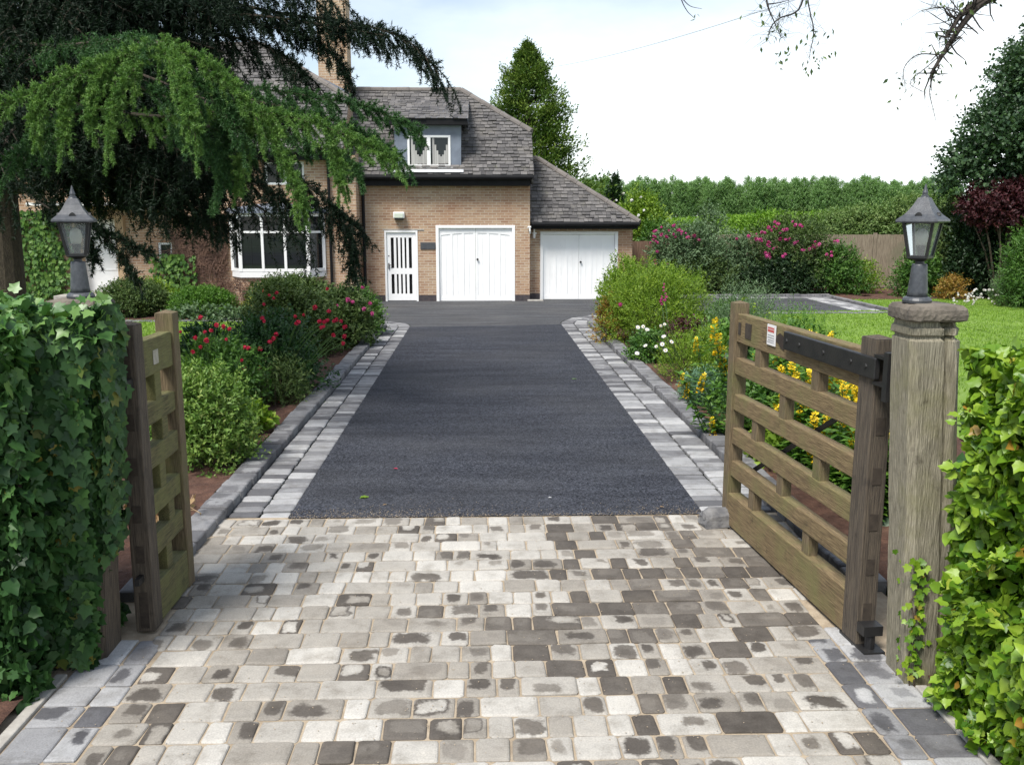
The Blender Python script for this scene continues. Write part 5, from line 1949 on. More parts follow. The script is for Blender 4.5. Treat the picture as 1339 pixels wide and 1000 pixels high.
# sparse seed heads that stand up above the gate
sh = empty('seed_heads', (4.2, 10.5, 0), 'thin green stalks with small tips standing above the top rail of the wide gate', 'plant')
rg = np.random.default_rng(96)
m = MB()
LP = []
for q in ((990, 402), (998, 408), (1010, 400), (1044, 412), (975, 385), (985, 395), (1026, 418), (1060, 424)):
    t = at(q[0], q[1], 10.2)
    m.tube([(t.x + .03, t.y, .02), (t.x + .02, t.y, t.z * .6), t], [.005, .004, .002], 5)
    for k in range(9): LP.append((t.x + rg.normal(0, .03), t.y + rg.normal(0, .03), t.z - abs(rg.normal(0, .07))))
m.build('stem', M_GREENSTEM, sh)
k = len(LP)
cloud('foliage', T_FOLD, LP, rg.normal(0, 1, (k, 3)), rg.normal(0, 1, (k, 3)) + np.array([0, 0, 1]), .045, L_LIME, sh, rg=rg)

# ------------------------------------------------------------------ far right: roses, hedge, dark corner
def rosebank(label, x, y, h, w, d, mat, seed, px, meshes=None, zmin=1.2, n=2200):
    s = shrub('rose_bush', label, 'rose bush', x, y, h, w, d, mat, n, 8, .075, T_FOLD, .26, 11, seed, 'pink roses along the board fence')
    if px: flowers(s, meshes or ROSE_PINK, [at(q[0] + random.uniform(-4, 4), q[1] + random.uniform(-3, 4), y - d * random.uniform(.30, .55)) for q in list(px) + list(px)], sc=(.6, 1.35))
    return s


rosebank('tall rose with magenta blooms at its top, nearest the garage', 5.65, 25.4, 2.05, 2.3, 1.4, L_GREY, 111,
         [(858, 303), (865, 300), (853, 308), (877, 303), (888, 301), (893, 304), (880, 309), (870, 312), (898, 308), (905, 308), (857, 318), (862, 330), (856, 342), (876, 345), (915, 310), (851, 315), (868, 306), (884, 297)])
rosebank('spreading rose covered with deep pink blooms, in the middle of the fence', 8.5, 25.6, 2.35, 3.0, 1.6, L_OLIVE, 112,
         [(1016, 291), (1036, 292), (1048, 296), (1006, 299), (1012, 298), (1028, 303), (1023, 315), (1033, 312), (1006, 320), (1014, 322), (1000, 317), (1024, 333), (1008, 335), (1004, 333), (1062, 323), (1070, 318), (1085, 332), (1081, 340), (992, 311), (975, 311), (964, 311), (986, 309), (1042, 318), (1050, 325), (1094, 316), (1058, 326), (1030, 298), (998, 304), (1018, 301), (1026, 300), (1070, 322), (1084, 336)])
shrub('grey_shrub', 'grey-green leafy shrub between the two pink roses', 'shrub', 7.0, 25.5, 1.75, 1.5, 1.3, L_GREY, 1200, 8, .07, T_FOLD, .22, 9, 113)
shrub('grey_shrub', 'slim pale shoots rising above the fence between the roses', 'shrub', 6.55, 26.0, 2.55, .8, .7, L_GREY, 220, 7, .075, T_FOLD, .22, 6, 114, zlo=1.0)
shrub('dark_shrub', 'dark leafy shrub low beneath the deep pink rose', 'shrub', 8.3, 25.0, 1.05, 2.3, .8, L_DARKSH, 1300, 7, .07, T_FOLD, .2, 8, 115)
shrub('dark_shrub', 'dark leafy shrub low beneath the magenta rose by the garage', 'shrub', 6.0, 25.0, 1.1, 2.2, .8, L_OLIVE, 1100, 7, .07, T_FOLD, .2, 8, 116)
shrub('green_shrub', 'mid-green shrub at the right-hand corner of the far bay', 'shrub', 9.9, 25.2, 1.45, 1.7, 1.3, L_MIDGREEN, 1300, 8, .07, T_FOLD, .2, 9, 117)
shrub('green_shrub', 'yellowish shrub in front of the pale fence', 'shrub', 10.7, 25.6, 1.0, 1.5, 1.0, L_LIME, 450, 8, .07, T_FOLD, .2, 7, 118)
shrub('green_shrub', 'rounded bright green shrub left of the lantern pillar, against the dark corner', 'shrub', 11.75, 24.4, 1.35, 1.4, 1.2, L_MIDGREEN, 1300, 8, .07, T_FOLD, .18, 9, 119)
s = shrub('green_shrub', 'small shrub with rosy tips beside the rounded bright green shrub', 'shrub', 12.1, 23.2, .62, .8, .7, L_ORANGE, 260, 7, .06, T_FOLD, .15, 6, 120)

# hedge and brambles beyond the fence
hb = empty('clipped_hedge', (7.5, 31, 0), 'long bright green clipped hedge beyond the board fence', 'hedge')
rg = np.random.default_rng(121)
P, N, off, bl = hedge_leaves(rg, 3.5, 13.5, 30, 34, 1.98, 26000, ['front', 'top'], depth=.25, bulge=.05)
P[:, 2] += np.clip((P[:, 0] - 6) * .045, 0, .4)
P, N, bl = P[P[:, 2] > .8], N[P[:, 2] > .8], bl[P[:, 2] > .8]
k = len(P)
cloud('foliage', T_FOLD, P, rg.normal(0, .7, (k, 3)) + np.array([0, -.3, .5]), N + rg.normal(0, .4, (k, 3)), .10 * rg.uniform(.7, 1.2, k), L_HEDGE, hb, rnd=np.clip(.5 + .15 * bl + rg.normal(0, .2, k), 0, 1))
m = MB()
for i in range(14): m.tube([(3.8 + i * .7, 32, 0), (3.8 + i * .7, 32, 1.7)], .03, 5)
m.build('stem', M_TWIG, hb)
for i, (x, y, h, w, mat, lab) in enumerate(((11.6, 29.2, 2.45, 3.2, L_BRAMBLE, 'tangled bramble bank spilling over the pale fence, its left half'), (13.9, 29.0, 2.85, 3.4, L_BRAMBLE, 'tangled bramble bank rising behind the right lantern, its taller half'),
                                            (9.4, 30.0, 2.25, 2.4, L_HEDGE, 'low scrubby bush between the clipped hedge and the brambles'))):
    shrub('bramble', lab, 'bramble', x, y, h, w, 1.8, mat, 2600, 8, .085, T_FOLD, .3, 14, 131 + i, zlo=.6)
s = shrub('white_flowered_shrub', 'pale green shrub with white blossoms behind the garage corner', 'shrub', 4.95, 28.5, 3.1, 2.0, 1.8, L_LIME, 2300, 8, .085, T_FOLD, .3, 12, 135)
flowers(s, [bloom_mesh(.06, 14, L_PETAL_WHITE, 12)], [at(*q, 27.5) for q in ((815, 253), (806, 262), (826, 262), (842, 275), (835, 282), (838, 258))], sc=(.9, 1.3))
shrub('green_shrub', 'dark green bush in the gap behind the garage roof', 'bush', 5.2, 27.6, 2.0, 1.6, 1.2, L_MIDGREEN, 1400, 8, .085, T_FOLD, .25, 9, 136)

# dark corner on the right
shrub('dark_shrub', 'tall dark shrub under the purple bush, right of the lantern', 'shrub', 13.5, 24.2, 2.6, 2.6, 1.8, L_DARKSH, 2600, 8, .09, T_FOLD, .26, 12, 141)
shrub('dark_shrub', 'dark shrub at the back of the lawn behind the white flowers', 'shrub', 14.7, 24.8, 2.9, 2.6, 1.8, L_DARKSH, 2400, 8, .09, T_FOLD, .26, 12, 142)
shrub('olive_bush', 'yellowish topped bush between the lantern and the purple bush', 'bush', 12.8, 24.9, 2.75, 2.0, 1.6, L_OLIVE, 1500, 8, .085, T_FOLD, .25, 9, 143)
shrub('purple_bush', 'dark purple-leaved bush at the foot of the big tree', 'bush', 13.4, 23.4, 3.05, 2.2, 1.5, L_PURPLE, 1500, 8, .095, T_FOLD, .26, 10, 144, zlo=1.7, stem_r=.03)
shrub('grey_perennial', 'soft grey-green mound behind the white flowers on the far lawn edge', 'plant', 13.3, 22.6, .75, 1.0, .8, L_GREY, 700, 9, .05, T_NARROW, .16, 7, 145, up=.9)
wf = shrub('white_flower_patch', 'low patch of white flowers along the far edge of the lawn', 'flowers', 13.2, 21.9, .42, 1.5, .6, L_OLIVE, 260, 7, .06, T_FOLD, .12, 7, 146)
flowers(wf, [bloom_mesh(.05, 12, L_PETAL_WHITE, 13)], [at(random.uniform(1247, 1308), random.uniform(378, 399), 21.6) for _ in range(46)], sc=(.6, 1.05))
shrub('feathery_conifer', 'feathery green conifer bush at the right edge of the lawn', 'bush', 13.2, 20.9, 2.1, 2.0, 1.7, L_MIDGREEN, 2600, 9, .085, T_NARROW, .32, 12, 147, up=.1)
shrub('dark_shrub', 'low dark green bush beneath the feathery conifer bush', 'bush', 12.9, 21.4, .75, 1.3, .9, L_OLIVE, 700, 8, .06, T_FOLD, .16, 7, 148)


# ------------------------------------------------------------------ trees
def broad_tree(name, label, base, h_trunk, r_trunk, clumps, mat, n, per, leaf, tl, seed, tm=T_FOLD, bark=None, group=None):
    rg = np.random.default_rng(seed)
    base = Vector(base)
    o = empty(name, base, label, 'tree', group)
    top = base + Vector((0, 0, h_trunk))
    m = MB()
    m.tube([base - Vector((0, 0, .1)), base + Vector((rg.normal(0, .1), rg.normal(0, .1), h_trunk * .5)), top], [r_trunk * 1.3, r_trunk, r_trunk * .8], 10)
    lob = []
    for c, r in clumps:
        c = np.array(c, float)
        rr = np.array(r if hasattr(r, '__len__') else (r, r, r * .85), float)
        lob.append((c, rr))
        lob += lobes_in(rg, c, rr, 5)[1:]
        e = Vector(c)
        mid = top.lerp(e, .5) + Vector((rg.normal(0, .15), rg.normal(0, .15), .25))
        m.tube([top - Vector((0, 0, .15 * h_trunk * rg.random())), mid, e], [r_trunk * .5, r_trunk * .34, r_trunk * .1], 7)
        for _ in range(4):
            e2 = e + Vector(rr * rg.uniform(-.9, .9, 3))
            m.tube([mid.lerp(e, rg.uniform(.2, .8)), e2], [r_trunk * .16, r_trunk * .05], 5)
    m.build('trunk', bark or M_BARK, o)
    P, T, N, tone = twig_leaves(rg, lob, n, per, tl, 1.0, .1, inner=.6)
    cloud('crown', tm, P, T, N, leaf * rg.uniform(.65, 1.25, len(P)), mat, o, rnd=tone)
    return o


broad_tree('broadleaf_tree', 'big dark broadleaf tree filling the right edge of the picture', (15.6, 24.5, 0), 3.0, .28,
           [((15.9, 24.2, 5.2), 2.4), ((14.0, 24.0, 4.1), 1.35), ((14.6, 24.0, 5.4), 1.3), ((17.6, 24.2, 7.2), 2.4), ((15.6, 24.0, 6.6), 1.4), ((13.2, 24.3, 3.35), .9), ((16.0, 24.0, 3.2), 2.0), ((14.9, 23.6, 3.3), 1.2), ((18.6, 24.5, 4.8), 2.4), ((12.75, 24.0, 2.95), .6)],
           L_TREE, 19000, 7, .105, .42, 151, tm=T_ROUND)


def conifer(name, label, x, y, h, r, mat, seed, group=None, n=520, leaf=.30, k=34):
    rg = np.random.default_rng(seed)
    o = empty(name, (x, y, 0), label, 'tree', group)
    m = MB()
    m.tube([(x, y, -.1), (x, y, h * .5), (x, y, h * .98)], [.2, .13, .015], 8)
    LP, LT, LN, LS, LV = [], [], [], [], []
    for i in range(n):
        t = rg.random() ** .85
        z = h * (.06 + .92 * t)
        a = rg.uniform(0, 6.28)
        lump = .86 + .22 * math.sin(3 * a + 9 * t + seed) * math.sin(7 * t * 3.1 + 2 * a) + .10 * math.sin(5 * a - 23 * t)
        rr = r * (1 - t) ** .70 * rg.uniform(.55, 1.12) * lump * 1.12 + .06
        d = np.array([math.cos(a), math.sin(a), 0])
        e = np.array([x, y, z]) + d * rr + np.array([0, 0, .10 * rr])
        b = np.array([x, y, z - .10 * rr])
        if i % 3 == 0: m.tube([b, (b + e) / 2 - np.array([0, 0, .05 * rr]), b + (e - b) * .9], [.03, .02, .006], 4)
        s = rg.uniform(.30, 1.0, k) ** .8
        side = np.cross(d, (0, 0, 1))
        w = (.34 * rr * (1.15 - s) + .07) * (1.25 if k > 50 else 1)
        q = b + (e - b) * s[:, None] + side * (rg.normal(0, .5, k) * w)[:, None] + np.array([0, 0, 1]) * (rg.normal(0, .10, k) - .05 + .5 * (s - .6) ** 2 - .10 * rg.random())[:, None]
        LP.append(q)
        LT.append(np.tile(d, (k, 1)) * .7 + rg.normal(0, .45, (k, 3)) + np.array([0, 0, .55]))
        LN.append(rg.normal(0, .5, (k, 3)) + np.array([0, 0, .9]) + d * .3)
        LS.append(rg.uniform(.5, 1.15, k) * leaf * (.6 + .5 * (1 - t)))
        LV.append(np.clip(rg.normal(.42, .16) + (s - .6) * .55 + rg.normal(0, .12, k), 0, 1))
    m.build('trunk', M_BARK, o)
    cloud('crown', tmpl_fold(.42, .06), np.concatenate(LP), np.concatenate(LT), np.concatenate(LN), np.concatenate(LS), mat, o, rnd=np.concatenate(LV))
    return o


conifer('conifer_tree', 'tall yellow-green conifer standing behind the garage roof', 1.62, 32.0, 7.9, 3.35, L_CONIFER, 161, n=680, leaf=.17, k=110)
conifer('conifer_tree', 'small dark conifer tip far beyond the garage corner', 7.9, 55.0, 4.6, 1.2, L_DARKSH, 162, n=160, leaf=.35)
# poplar row
pr = np.random.default_rng(171)
GRP = 'poplars in the long row on the skyline'
pmesh = []
for v in range(4):
    hh = 10.5
    cl = [((0, 0, z), (1.55 * f, 1.5 * f, 1.6)) for z, f in ((2.2, .9), (3.8, 1.1), (5.4, 1.05), (7.0, .95), (8.3, .75), (9.3, .5))]
    lob = [(np.array(c) + np.append(pr.normal(0, .35, 2), 0), np.array(r)) for c, r in cl]
    P, T, N, tone = twig_leaves(pr, lob, 900, 6, .8, .8, 1.2, inner=.45)
    me = proto('crown', T_FOLD, P, T, N, ( .36) * pr.uniform(.7, 1.2, len(P)), L_POPLAR, rnd=tone)
    mm = MB()
    mm.tube([(0, 0, -.2), (0, 0, 5), (0, 0, 9.5)], [.25, .16, .03], 7)
    to = mm.build('trunk', M_BARK)
    COL.objects.unlink(to)
    pmesh.append((me, to.data))
i = 0
for row, (yy, x0, x1, st) in enumerate(((235, 20, 122, 1.65), (247, 22, 128, 2.0))):
    x = x0
    while x < x1:
        o = empty('poplar_tree', (x + pr.normal(0, .3), yy + pr.normal(0, 1.5), 0), 'poplar in the even green row along the skyline beyond the hedge', 'tree', GRP, pr.uniform(0, 6.28))
        sc = pr.uniform(.84, 1.08) * (1.0 if row == 0 else 1.05)
        o.scale = (sc * 1.05, sc * 1.05, sc)
        for nm, me in zip(('crown', 'trunk'), pmesh[i % 4]):
            c = bpy.data.objects.new(nm, me)
            COL.objects.link(c)
            c.parent = o
        i += 1
        x += st * pr.uniform(.6, 1.25)

# ------------------------------------------------------------------ the cedar
ced = empty('cedar_tree', (-5.75, 11.2, 0), 'large weeping cedar reaching across the left of the house', 'tree')
m = MB()
m.tube([(-5.72, 11.2, -.1), (-5.70, 11.2, 1.2), (-5.66, 11.2, 3.0), (-5.62, 11.25, 5.5), (-5.6, 11.3, 8.5)], [.30, .24, .21, .16, .09], 14)
m.build('trunk', M_BARK, ced)
cg = np.random.default_rng(181)


def spline(pts, n):
    pts = [np.array(p, float) for p in pts]
    pts = [2 * pts[0] - pts[1]] + pts + [2 * pts[-1] - pts[-2]]
    out = []
    segs = len(pts) - 3
    for i in range(n):
        t = i / (n - 1) * segs
        k = min(int(t), segs - 1)
        u = t - k
        p0, p1, p2, p3 = pts[k:k + 4]
        out.append(.5 * (2 * p1 + (p2 - p0) * u + (2 * p0 - 5 * p1 + 4 * p2 - p3) * u * u + (3 * p1 - p0 - 3 * p2 + p3) * u ** 3))
    return np.array(out)


def needles(segs, dens, mat, parent, size=.034, width=.0, rg=cg, tone0=.4):
    A = np.array([s[0] for s in segs]); B = np.array([s[1] for s in segs])
    L = np.linalg.norm(B - A, axis=1)
    n = int(L.sum() * dens)
    idx = rg.choice(len(segs), n, p=L / L.sum())
    t = rg.random((n, 1))
    P = A[idx] + (B[idx] - A[idx]) * t
    tg = unit(B[idx] - A[idx])
    T = unit(tg * .55 + unit(rg.normal(0, 1, (n, 3))) * .9)
    tone = np.clip(tone0 + rg.normal(0, .13, len(segs))[idx] + rg.normal(0, .14, n), 0, 1)
    V0, F0 = np.array([(-.12, 0, 0), (.12, 0, 0), (0, 1, 0)], float), np.array([(0, 1, 2)])
    return cloud('foliage', (V0, F0), P, T, rg.normal(0, 1, (n, 3)), size * rg.uniform(.7, 1.25, n), mat, parent, rnd=tone)


def bough(pts, mat, dens=60, r0=.035, bl=(.35, .7), step=.085, droop=.55, hang=(.06, .18), start=.12, size=.034, tone=.4, ters=9, sheath=8, fwd=0.0):
    """main limb with side branchlets that arch over and hang; pts in world space"""
    P = [np.array(p, float) for p in pts]
    C = spline(P, max(10, 6 * len(P)))
    L = np.concatenate([[0], np.cumsum(np.linalg.norm(np.diff(C, axis=0), axis=1))])
    w = MB()
    w.tube([tuple(c) for c in C], [r0 * (1 - .85 * q / L[-1]) for q in L], 7)
    segs = []
    for a, b in zip(C, C[1:]): segs.append((a, b))
    s = start * L[-1]
    sd = 1
    while s < L[-1]:
        i = min(int(np.searchsorted(L, s)), len(C) - 1)
        p = C[i]
        tg = unit(C[i] - C[max(0, i - 1)])
        hz = np.cross(tg, (0, 0, 1))
        hz = unit(hz) if np.linalg.norm(hz) > .05 else np.array([1., 0, 0])
        f = 1 - .55 * s / L[-1]
        bl_ = cg.uniform(*bl) * f + .05
        d = unit(hz * sd * cg.uniform(.5, 1.0) * (1.0 - .45 * fwd) + tg * (cg.uniform(.35, .9) + .55 * fwd) + np.array([0, 0, cg.uniform(-.25, .15)]))
        q = [p + d * bl_ * t - np.array([0, 0, 1]) * droop * bl_ * t * t for t in np.linspace(0, 1, 6)]
        for a, b in zip(q, q[1:]): segs.append((a, b))
        w.tube([tuple(v) for v in q[:5]], [.006, .005, .004, .003, .002], 4)
        for _ in range(ters):
            t = cg.uniform(.15, 1)
            k = min(4, int(t * 5))
            o = q[k] + (q[k + 1] - q[k]) * (t * 5 - k)
            dd = unit(unit(q[k + 1] - q[k]) * .6 + cg.normal(0, .45, 3) + np.array([0, 0, -.65]))
            hl = cg.uniform(*hang)
            mid = o + dd * hl * .5
            e = mid + unit(dd + np.array([0, 0, -.7])) * hl * .5
            segs += [(o, mid), (mid, e)]
        s += step * cg.uniform(.7, 1.3)
        sd = -sd
    for q, tg in zip(C[2:], np.diff(C, axis=0)[1:]):
        for _ in range(sheath):
            dd = unit(cg.normal(0, 1, 3) + np.array([0, 0, .9]) + unit(tg) * .8)
            q0 = q + tg * cg.uniform(-1, 0)
            segs.append((q0, q0 + dd * cg.uniform(.04, .11)))
    o = w.build('bough', M_BARK, ced)
    needles(segs, dens, mat, o, size, tone0=tone)
    return o


def pxl(*q):
    return [at(*p) for p in q]


TR = lambda z: (-5.65, 11.2, z)
# near, sunlit bough: a high shoulder from which sprays fall
young_lit = dict(mat=L_CEDAR_L, dens=760, r0=.014, size=.028, bl=(.14, .36), step=.085, droop=.62, hang=(.03, .075), start=.02, ters=12, fwd=1.0)
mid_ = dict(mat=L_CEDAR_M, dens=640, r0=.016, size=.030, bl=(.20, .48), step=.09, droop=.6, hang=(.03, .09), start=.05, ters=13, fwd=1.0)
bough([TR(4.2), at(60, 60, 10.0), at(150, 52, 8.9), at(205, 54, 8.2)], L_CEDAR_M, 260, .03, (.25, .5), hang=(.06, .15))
bough(pxl((205, 54, 8.2), (135, 84, 8.05), (65, 112, 7.95), (-30, 150, 7.9)), **young_lit)
bough(pxl((205, 54, 8.2), (255, 76, 8.1), (300, 108, 8.0), (333, 150, 7.95)), **young_lit)
bough(pxl((205, 56, 8.15), (232, 88, 7.8), (245, 130, 7.65), (255, 172, 7.6)), **{**young_lit, 'bl': (.12, .24), 'droop': 1.1})
bough(pxl((198, 60, 8.1), (168, 102, 7.9), (148, 140, 7.8), (142, 180, 7.75)), **{**young_lit, 'bl': (.12, .26), 'droop': 1.0})
bough(pxl((165, 72, 8.15), (132, 104, 8.0), (122, 130, 7.95), (120, 160, 7.9)), **{**young_lit, 'bl': (.12, .24)})
bough(pxl((110, 96, 8.1), (92, 120, 8.0), (86, 150, 7.95), (84, 180, 7.9)), **{**young_lit, 'bl': (.12, .24)})
bough(pxl((60, 115, 8.0), (50, 140, 7.9), (48, 165, 7.9)), **{**young_lit, 'bl': (.12, .24)})
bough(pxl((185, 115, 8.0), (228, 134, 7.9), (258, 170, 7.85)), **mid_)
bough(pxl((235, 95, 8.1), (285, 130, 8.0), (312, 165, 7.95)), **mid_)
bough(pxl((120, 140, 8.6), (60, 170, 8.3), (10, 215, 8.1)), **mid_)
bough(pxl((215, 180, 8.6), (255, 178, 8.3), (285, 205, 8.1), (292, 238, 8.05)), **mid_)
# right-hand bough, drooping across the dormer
bough([TR(3.6), at(180, 150, 9.6), at(265, 147, 8.6), at(340, 147, 8.2), at(405, 160, 8.0), at(470, 184, 7.9), at(516, 212, 7.8)], **{**young_lit, 'r0': .03, 'bl': (.16, .40), 'start': .3, 'step': .075})
bough(pxl((330, 150, 8.2), (362, 185, 8.05), (384, 235, 7.95), (396, 275, 7.9)), **{**young_lit, 'bl': (.14, .3)})
bough(pxl((425, 172, 8.0), (440, 205, 7.95), (446, 240, 7.9)), **{**young_lit, 'bl': (.12, .24)})
bough(pxl((330, 160, 8.25), (320, 195, 8.15), (312, 235, 8.1)), **{**young_lit, 'bl': (.14, .3)})
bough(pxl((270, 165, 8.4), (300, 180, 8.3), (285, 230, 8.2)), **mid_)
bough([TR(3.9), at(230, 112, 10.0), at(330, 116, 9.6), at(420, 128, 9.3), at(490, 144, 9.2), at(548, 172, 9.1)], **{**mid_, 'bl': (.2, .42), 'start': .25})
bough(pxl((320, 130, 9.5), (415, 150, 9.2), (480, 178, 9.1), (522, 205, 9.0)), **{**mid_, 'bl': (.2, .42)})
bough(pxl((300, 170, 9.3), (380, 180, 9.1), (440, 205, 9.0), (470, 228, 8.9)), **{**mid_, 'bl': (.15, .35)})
# high dark boughs against the sky and the roof
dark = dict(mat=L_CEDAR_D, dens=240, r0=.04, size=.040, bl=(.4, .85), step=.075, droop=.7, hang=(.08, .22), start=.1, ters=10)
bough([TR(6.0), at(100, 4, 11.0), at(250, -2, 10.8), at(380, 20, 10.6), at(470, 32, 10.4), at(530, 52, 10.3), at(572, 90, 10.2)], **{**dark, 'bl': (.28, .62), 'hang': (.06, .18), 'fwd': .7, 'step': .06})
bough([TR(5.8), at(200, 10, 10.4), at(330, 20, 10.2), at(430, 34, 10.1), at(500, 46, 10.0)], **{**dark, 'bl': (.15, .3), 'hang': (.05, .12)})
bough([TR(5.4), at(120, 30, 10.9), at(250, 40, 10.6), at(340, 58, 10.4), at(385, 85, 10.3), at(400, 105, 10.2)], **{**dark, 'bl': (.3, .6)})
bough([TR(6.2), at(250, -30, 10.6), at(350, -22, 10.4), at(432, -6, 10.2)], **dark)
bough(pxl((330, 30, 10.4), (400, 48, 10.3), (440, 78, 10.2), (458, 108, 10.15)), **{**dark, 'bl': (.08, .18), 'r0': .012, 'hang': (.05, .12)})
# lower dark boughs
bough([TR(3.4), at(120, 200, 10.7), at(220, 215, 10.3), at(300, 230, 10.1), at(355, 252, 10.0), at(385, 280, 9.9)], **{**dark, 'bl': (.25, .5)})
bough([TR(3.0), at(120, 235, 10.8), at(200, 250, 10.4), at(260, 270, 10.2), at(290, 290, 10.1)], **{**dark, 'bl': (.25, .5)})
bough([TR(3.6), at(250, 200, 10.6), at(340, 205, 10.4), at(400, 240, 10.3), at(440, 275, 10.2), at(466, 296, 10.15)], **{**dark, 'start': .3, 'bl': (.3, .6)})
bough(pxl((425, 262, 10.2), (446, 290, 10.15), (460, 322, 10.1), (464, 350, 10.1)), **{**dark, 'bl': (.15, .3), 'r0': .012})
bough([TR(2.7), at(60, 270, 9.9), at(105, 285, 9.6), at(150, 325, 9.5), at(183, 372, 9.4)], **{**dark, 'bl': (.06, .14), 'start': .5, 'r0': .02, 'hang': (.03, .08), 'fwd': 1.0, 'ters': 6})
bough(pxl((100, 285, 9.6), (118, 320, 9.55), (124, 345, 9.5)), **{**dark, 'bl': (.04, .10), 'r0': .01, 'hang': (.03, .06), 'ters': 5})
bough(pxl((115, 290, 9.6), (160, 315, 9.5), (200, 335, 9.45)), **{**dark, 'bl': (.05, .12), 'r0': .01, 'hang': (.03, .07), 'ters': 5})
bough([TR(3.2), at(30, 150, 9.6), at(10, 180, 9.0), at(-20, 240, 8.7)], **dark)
# the many shaded limbs behind, filling the tree between trunk and tips
n_fill = 0
while n_fill < 74:
    tx, ty = cg.uniform(-60, 400), cg.uniform(-60, 285)
    if tx > 285 and 45 < ty < 135: continue
    if tx < 90 and (ty < 45 or ty > 235): continue
    if tx > 300 and ty > 215: continue
    if tx > 300 and ty < 45: continue
    if tx < 210 and ty > 245: continue
    n_fill += 1
    e = np.array(at(tx, ty, cg.uniform(9.7, 11.8)))
    b = np.array(TR(min(8.0, e[2] + cg.uniform(.2, .9))))
    mid = (b + e) / 2 + np.array([0, 0, .22])
    bough([b, mid, e], **{**dark, 'dens': 120, 'start': .15, 'size': .05, 'ters': 9, 'step': .085, 'hang': (.10, .25), 'bl': (.28, .62)})
for i in range(16):
    z = cg.uniform(2.5, 7.0)
    a = cg.uniform(-2.6, 2.2) if i % 3 else cg.uniform(-.5, .5)
    L = cg.uniform(2.2, 3.9) * (1.0 if a > -1.2 else .8)
    d = np.array([math.cos(a), math.sin(a), 0])
    b = np.array(TR(z))
    mid = b + d * L * .5 + np.array([0, 0, .25])
    e = b + d * L + np.array([0, 0, cg.uniform(-.9, -.1)])
    bough([b, mid, e], **{**dark, 'dens': 60, 'start': .12, 'size': .055, 'ters': 8, 'step': .09})

# ------------------------------------------------------------------ branches hanging into the top of the picture
def hang_branch(name, label, limbs, leaf_pts, leaf_mat, leaf, seed, extra=True):
    rg = np.random.default_rng(seed)
    p0 = limbs[0][0][0]
    o = empty(name, p0, label, 'branch')
    m = MB()
    tips = []
    for pts, r in limbs:
        C = spline([tuple(p) for p in pts], 4 * len(pts))
        m.tube([tuple(c) for c in C], [r * (1 - .75 * k / len(C)) for k in range(len(C))], 7)
        if extra:
            for k in range(int(len(C) * 2.2)):
                c = C[rg.integers(len(C) // 4, len(C))]
                d = unit(rg.normal(0, 1, 3)) * rg.uniform(.05, .18)
                m.tube([tuple(c), tuple(c + d * .6 + rg.normal(0, .01, 3)), tuple(c + d)], [r * .16, r * .12, r * .06], 4)
                tips.append(c + d)
    m.build('limb', M_BARK_DARK, o)
    LP = [np.array(p) + rg.normal(0, .022, 3) for p in leaf_pts for _ in range(4)] + [t for t in tips if rg.random() < .25]
    k = len(LP)
    cloud('leaves', tmpl_fold(.45, .1), LP, rg.normal(0, .6, (k, 3)) + np.array([0, 0, -.8]), rg.normal(0, 1, (k, 3)), leaf * rg.uniform(.6, 1.2, k), leaf_mat, o, rg=rg)


YB = 5.2
hang_branch('overhanging_branch', 'thick lichened branch hanging into the top right corner', [
    (pxl((1420, -90, YB), (1330, -20, YB), (1285, 4, YB), (1262, 28, YB), (1240, 60, YB), (1218, 96, YB)), .030),
    (pxl((1300, -8, YB), (1262, 14, YB), (1246, 36, YB), (1236, 50, YB)), .022),
    (pxl((1218, 94, YB), (1217, 110, YB), (1216, 124, YB), (1224, 158, YB)), .004),
    (pxl((1230, 72, YB), (1200, 72, YB), (1182, 90, YB), (1184, 118, YB)), .004),
    (pxl((1230, 72, YB), (1212, 88, YB), (1190, 108, YB), (1206, 120, YB)), .003),
    (pxl((1262, 28, YB), (1240, 20, YB), (1232, 10, YB), (1205, 14, YB)), .007),
    (pxl((1290, 2, YB), (1280, -10, YB), (1250, -20, YB)), .008)],
    pxl((1220, 90, YB), (1216, 82, YB), (1222, 66, YB), (1230, 48, YB), (1255, 10, YB), (1258, 4, YB), (1262, 0, YB), (1275, 22, YB), (1300, 2, YB)), L_OLIVE, .038, 191)
hang_branch('overhanging_twig', 'fine leafy twig hanging from the top edge left of the thick branch', [
    (pxl((1060, -80, YB), (1056, -10, YB), (1060, 20, YB), (1064, 42, YB), (1058, 76, YB)), .005),
    (pxl((1056, -30, YB), (1045, 12, YB), (1020, 24, YB), (1008, 36, YB), (1004, 52, YB)), .006),
    (pxl((1000, -30, YB), (1003, 4, YB), (1012, 28, YB), (1022, 50, YB)), .006),
    (pxl((1003, 6, YB), (1018, 4, YB), (1034, 0, YB)), .004)],
    pxl((1004, 52, YB), (1024, 74, YB), (1028, 70, YB), (1022, 78, YB), (1060, 88, YB), (1056, 82, YB), (1066, 80, YB), (1066, 46, YB), (1082, 37, YB), (1046, 50, YB), (1068, 76, YB), (1090, 68, YB), (1014, 40, YB)), L_OLIVE, .036, 192)
hang_branch('overhanging_twig', 'bare twig dipping in at the top edge, furthest left of the hanging ones', [
    (pxl((884, -40, YB), (890, -4, YB), (898, 14, YB), (908, 24, YB)), .004),
    (pxl((890, -4, YB), (902, 8, YB), (918, 12, YB)), .003)], pxl((908, 24, YB)), L_OLIVE, .03, 193, extra=False)

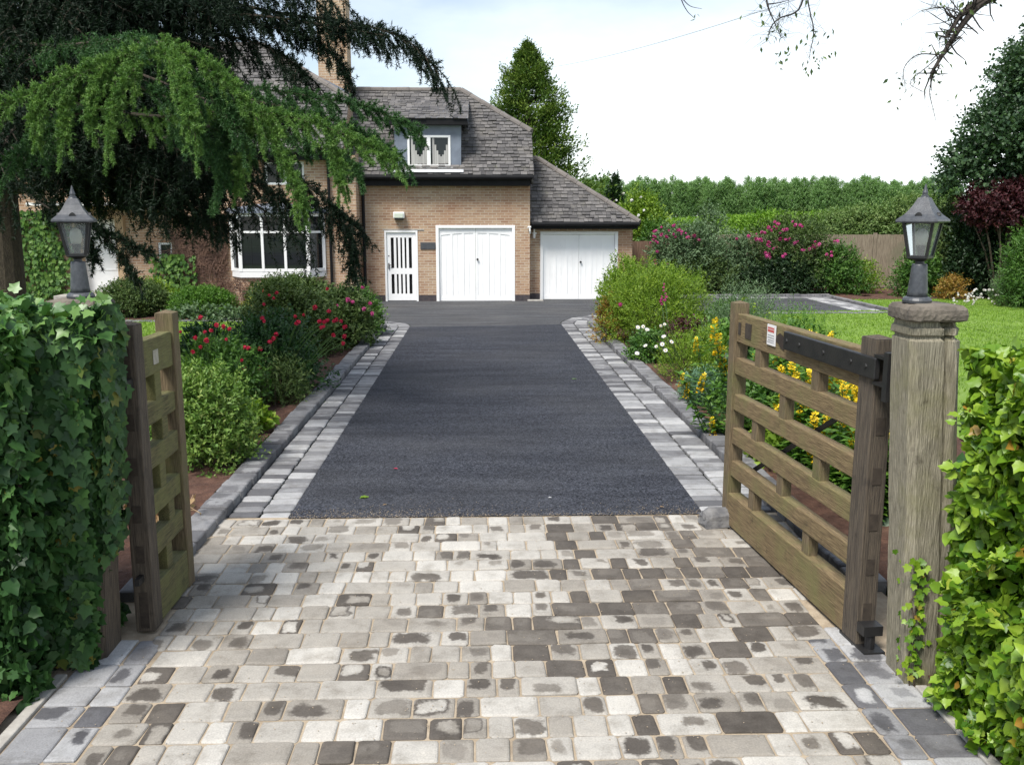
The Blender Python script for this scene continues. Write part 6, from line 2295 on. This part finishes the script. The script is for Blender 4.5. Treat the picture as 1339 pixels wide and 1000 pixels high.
# fallen leaves on the paving and the tarmac
for q, mat, lab, sz in (((480, 648), L_LIME, 'fallen yellow-green leaf on the tarmac near the setts', .07), ((514, 612), L_PETAL_RED, 'fallen red petal on the left side of the tarmac', .05),
                        ((500, 660), L_DEAD, 'small dry leaf at the edge of the tarmac', .04), ((722, 650), L_PETAL_WHITE, 'pale scrap lying on the right side of the tarmac', .035),
                        ((862, 372 + 290), L_DEAD, 'dry leaf near the doorstop stone', .04), ((748, 495), L_GREY, 'pale fallen leaf far up the tarmac', .07)):
    d = ray(*q)
    t = (.022 - CAM_H) / d[2]
    p = (d[0] * t, d[1] * t, .020)
    a = random.uniform(0, 6.28)
    tag(cloud('fallen_leaf', T_IVY2 if sz > .06 else T_FOLD, [p], [(math.cos(a), math.sin(a), .05)], [(0, 0, 1)], sz, mat, None, rnd=np.array([.5])), lab, 'leaf')

# ------------------------------------------------------------------ light, sky, camera
SUN_EL, SUN_AZ = rad(57), rad(216)      # azimuth clockwise from +Y: behind and to the left of the camera
sd = Vector((math.sin(SUN_AZ) * math.cos(SUN_EL), math.cos(SUN_AZ) * math.cos(SUN_EL), math.sin(SUN_EL)))
sl = bpy.data.lights.new('sun', 'SUN')
sl.energy = 2.9
sl.angle = rad(20)
sl.color = (1.0, .96, .90)
so = bpy.data.objects.new('sun', sl)
COL.objects.link(so)
so.rotation_euler = (-sd).to_track_quat('-Z', 'Y').to_euler()
so.location = (0, 0, 60)

wd = bpy.data.worlds.new('World')
scene.world = wd
wd.use_nodes = True
nt = wd.node_tree
nt.nodes.clear()
N_ = lambda ty: nt.nodes.new('ShaderNode' + ty)
lk = nt.links.new
sky = N_('TexSky')
sky.sky_type = 'NISHITA'
sky.sun_disc = False
sky.sun_elevation = SUN_EL
sky.sun_rotation = SUN_AZ
tc = N_('TexCoord')
mp = N_('Mapping')
mp.inputs['Scale'].default_value = (1, 1, 2.6)
lk(tc.outputs['Generated'], mp.inputs['Vector'])
nz = N_('TexNoise')
nz.inputs['Scale'].default_value = 1.5
nz.inputs['Detail'].default_value = 7
nz.inputs['Roughness'].default_value = .55
lk(mp.outputs[0], nz.inputs['Vector'])
rp = N_('ValToRGB')
rp.color_ramp.elements[0].position = .30
rp.color_ramp.elements[0].color = (.25, .25, .25, 1)
rp.color_ramp.elements[1].position = .68
rp.color_ramp.elements[1].color = (1, 1, 1, 1)
sx = N_('SeparateXYZ')
lk(tc.outputs['Generated'], sx.inputs[0])


def mth(op, a, b):
    n = N_('Math')
    n.operation = op
    for i, v in enumerate((a, b)):
        if isinstance(v, float): n.inputs[i].default_value = v
        else: lk(v, n.inputs[i])
    return n.outputs[0]


# a cloud bank low down and to the right, thinner and bluer overhead
bank = mth('SUBTRACT', mth('MULTIPLY', sx.outputs[0], .55), mth('MULTIPLY', sx.outputs[2], 1.5))
bank = mth('ADD', mth('MAXIMUM', mth('MINIMUM', bank, .35), -.34), mth('MULTIPLY', nz.outputs['Fac'], 1.0))
lk(bank, rp.inputs['Fac'])
mx = N_('MixRGB')
cl = N_('RGB')
cl.outputs[0].default_value = (9.3, 9.8, 10.0, 1)
lk(rp.outputs[0], mx.inputs['Fac'])
lk(sky.outputs[0], mx.inputs['Color1'])
lk(cl.outputs[0], mx.inputs['Color2'])
bg = N_('Background')
bg.inputs['Strength'].default_value = .083
lk(mx.outputs[0], bg.inputs['Color'])
wo = N_('OutputWorld')
lk(bg.outputs[0], wo.inputs['Surface'])

cam = bpy.data.cameras.new('camera')
cam.sensor_fit = 'HORIZONTAL'
cam.sensor_width = 36
cam.lens = 36 * F_PX / 1339
cam.clip_end = 3000
cam.clip_start = .05
co = bpy.data.objects.new('camera', cam)
COL.objects.link(co)
co.location = (0, 0, CAM_H)
co.rotation_euler = (math.pi / 2 - PITCH, 0, -YAW)
scene.camera = co
scene.render.resolution_x, scene.render.resolution_y = 1024, 764
scene.view_settings.view_transform = 'Standard'
scene.view_settings.look = 'None'
scene.view_settings.exposure = 0.92
scene.view_settings.gamma = 1.0
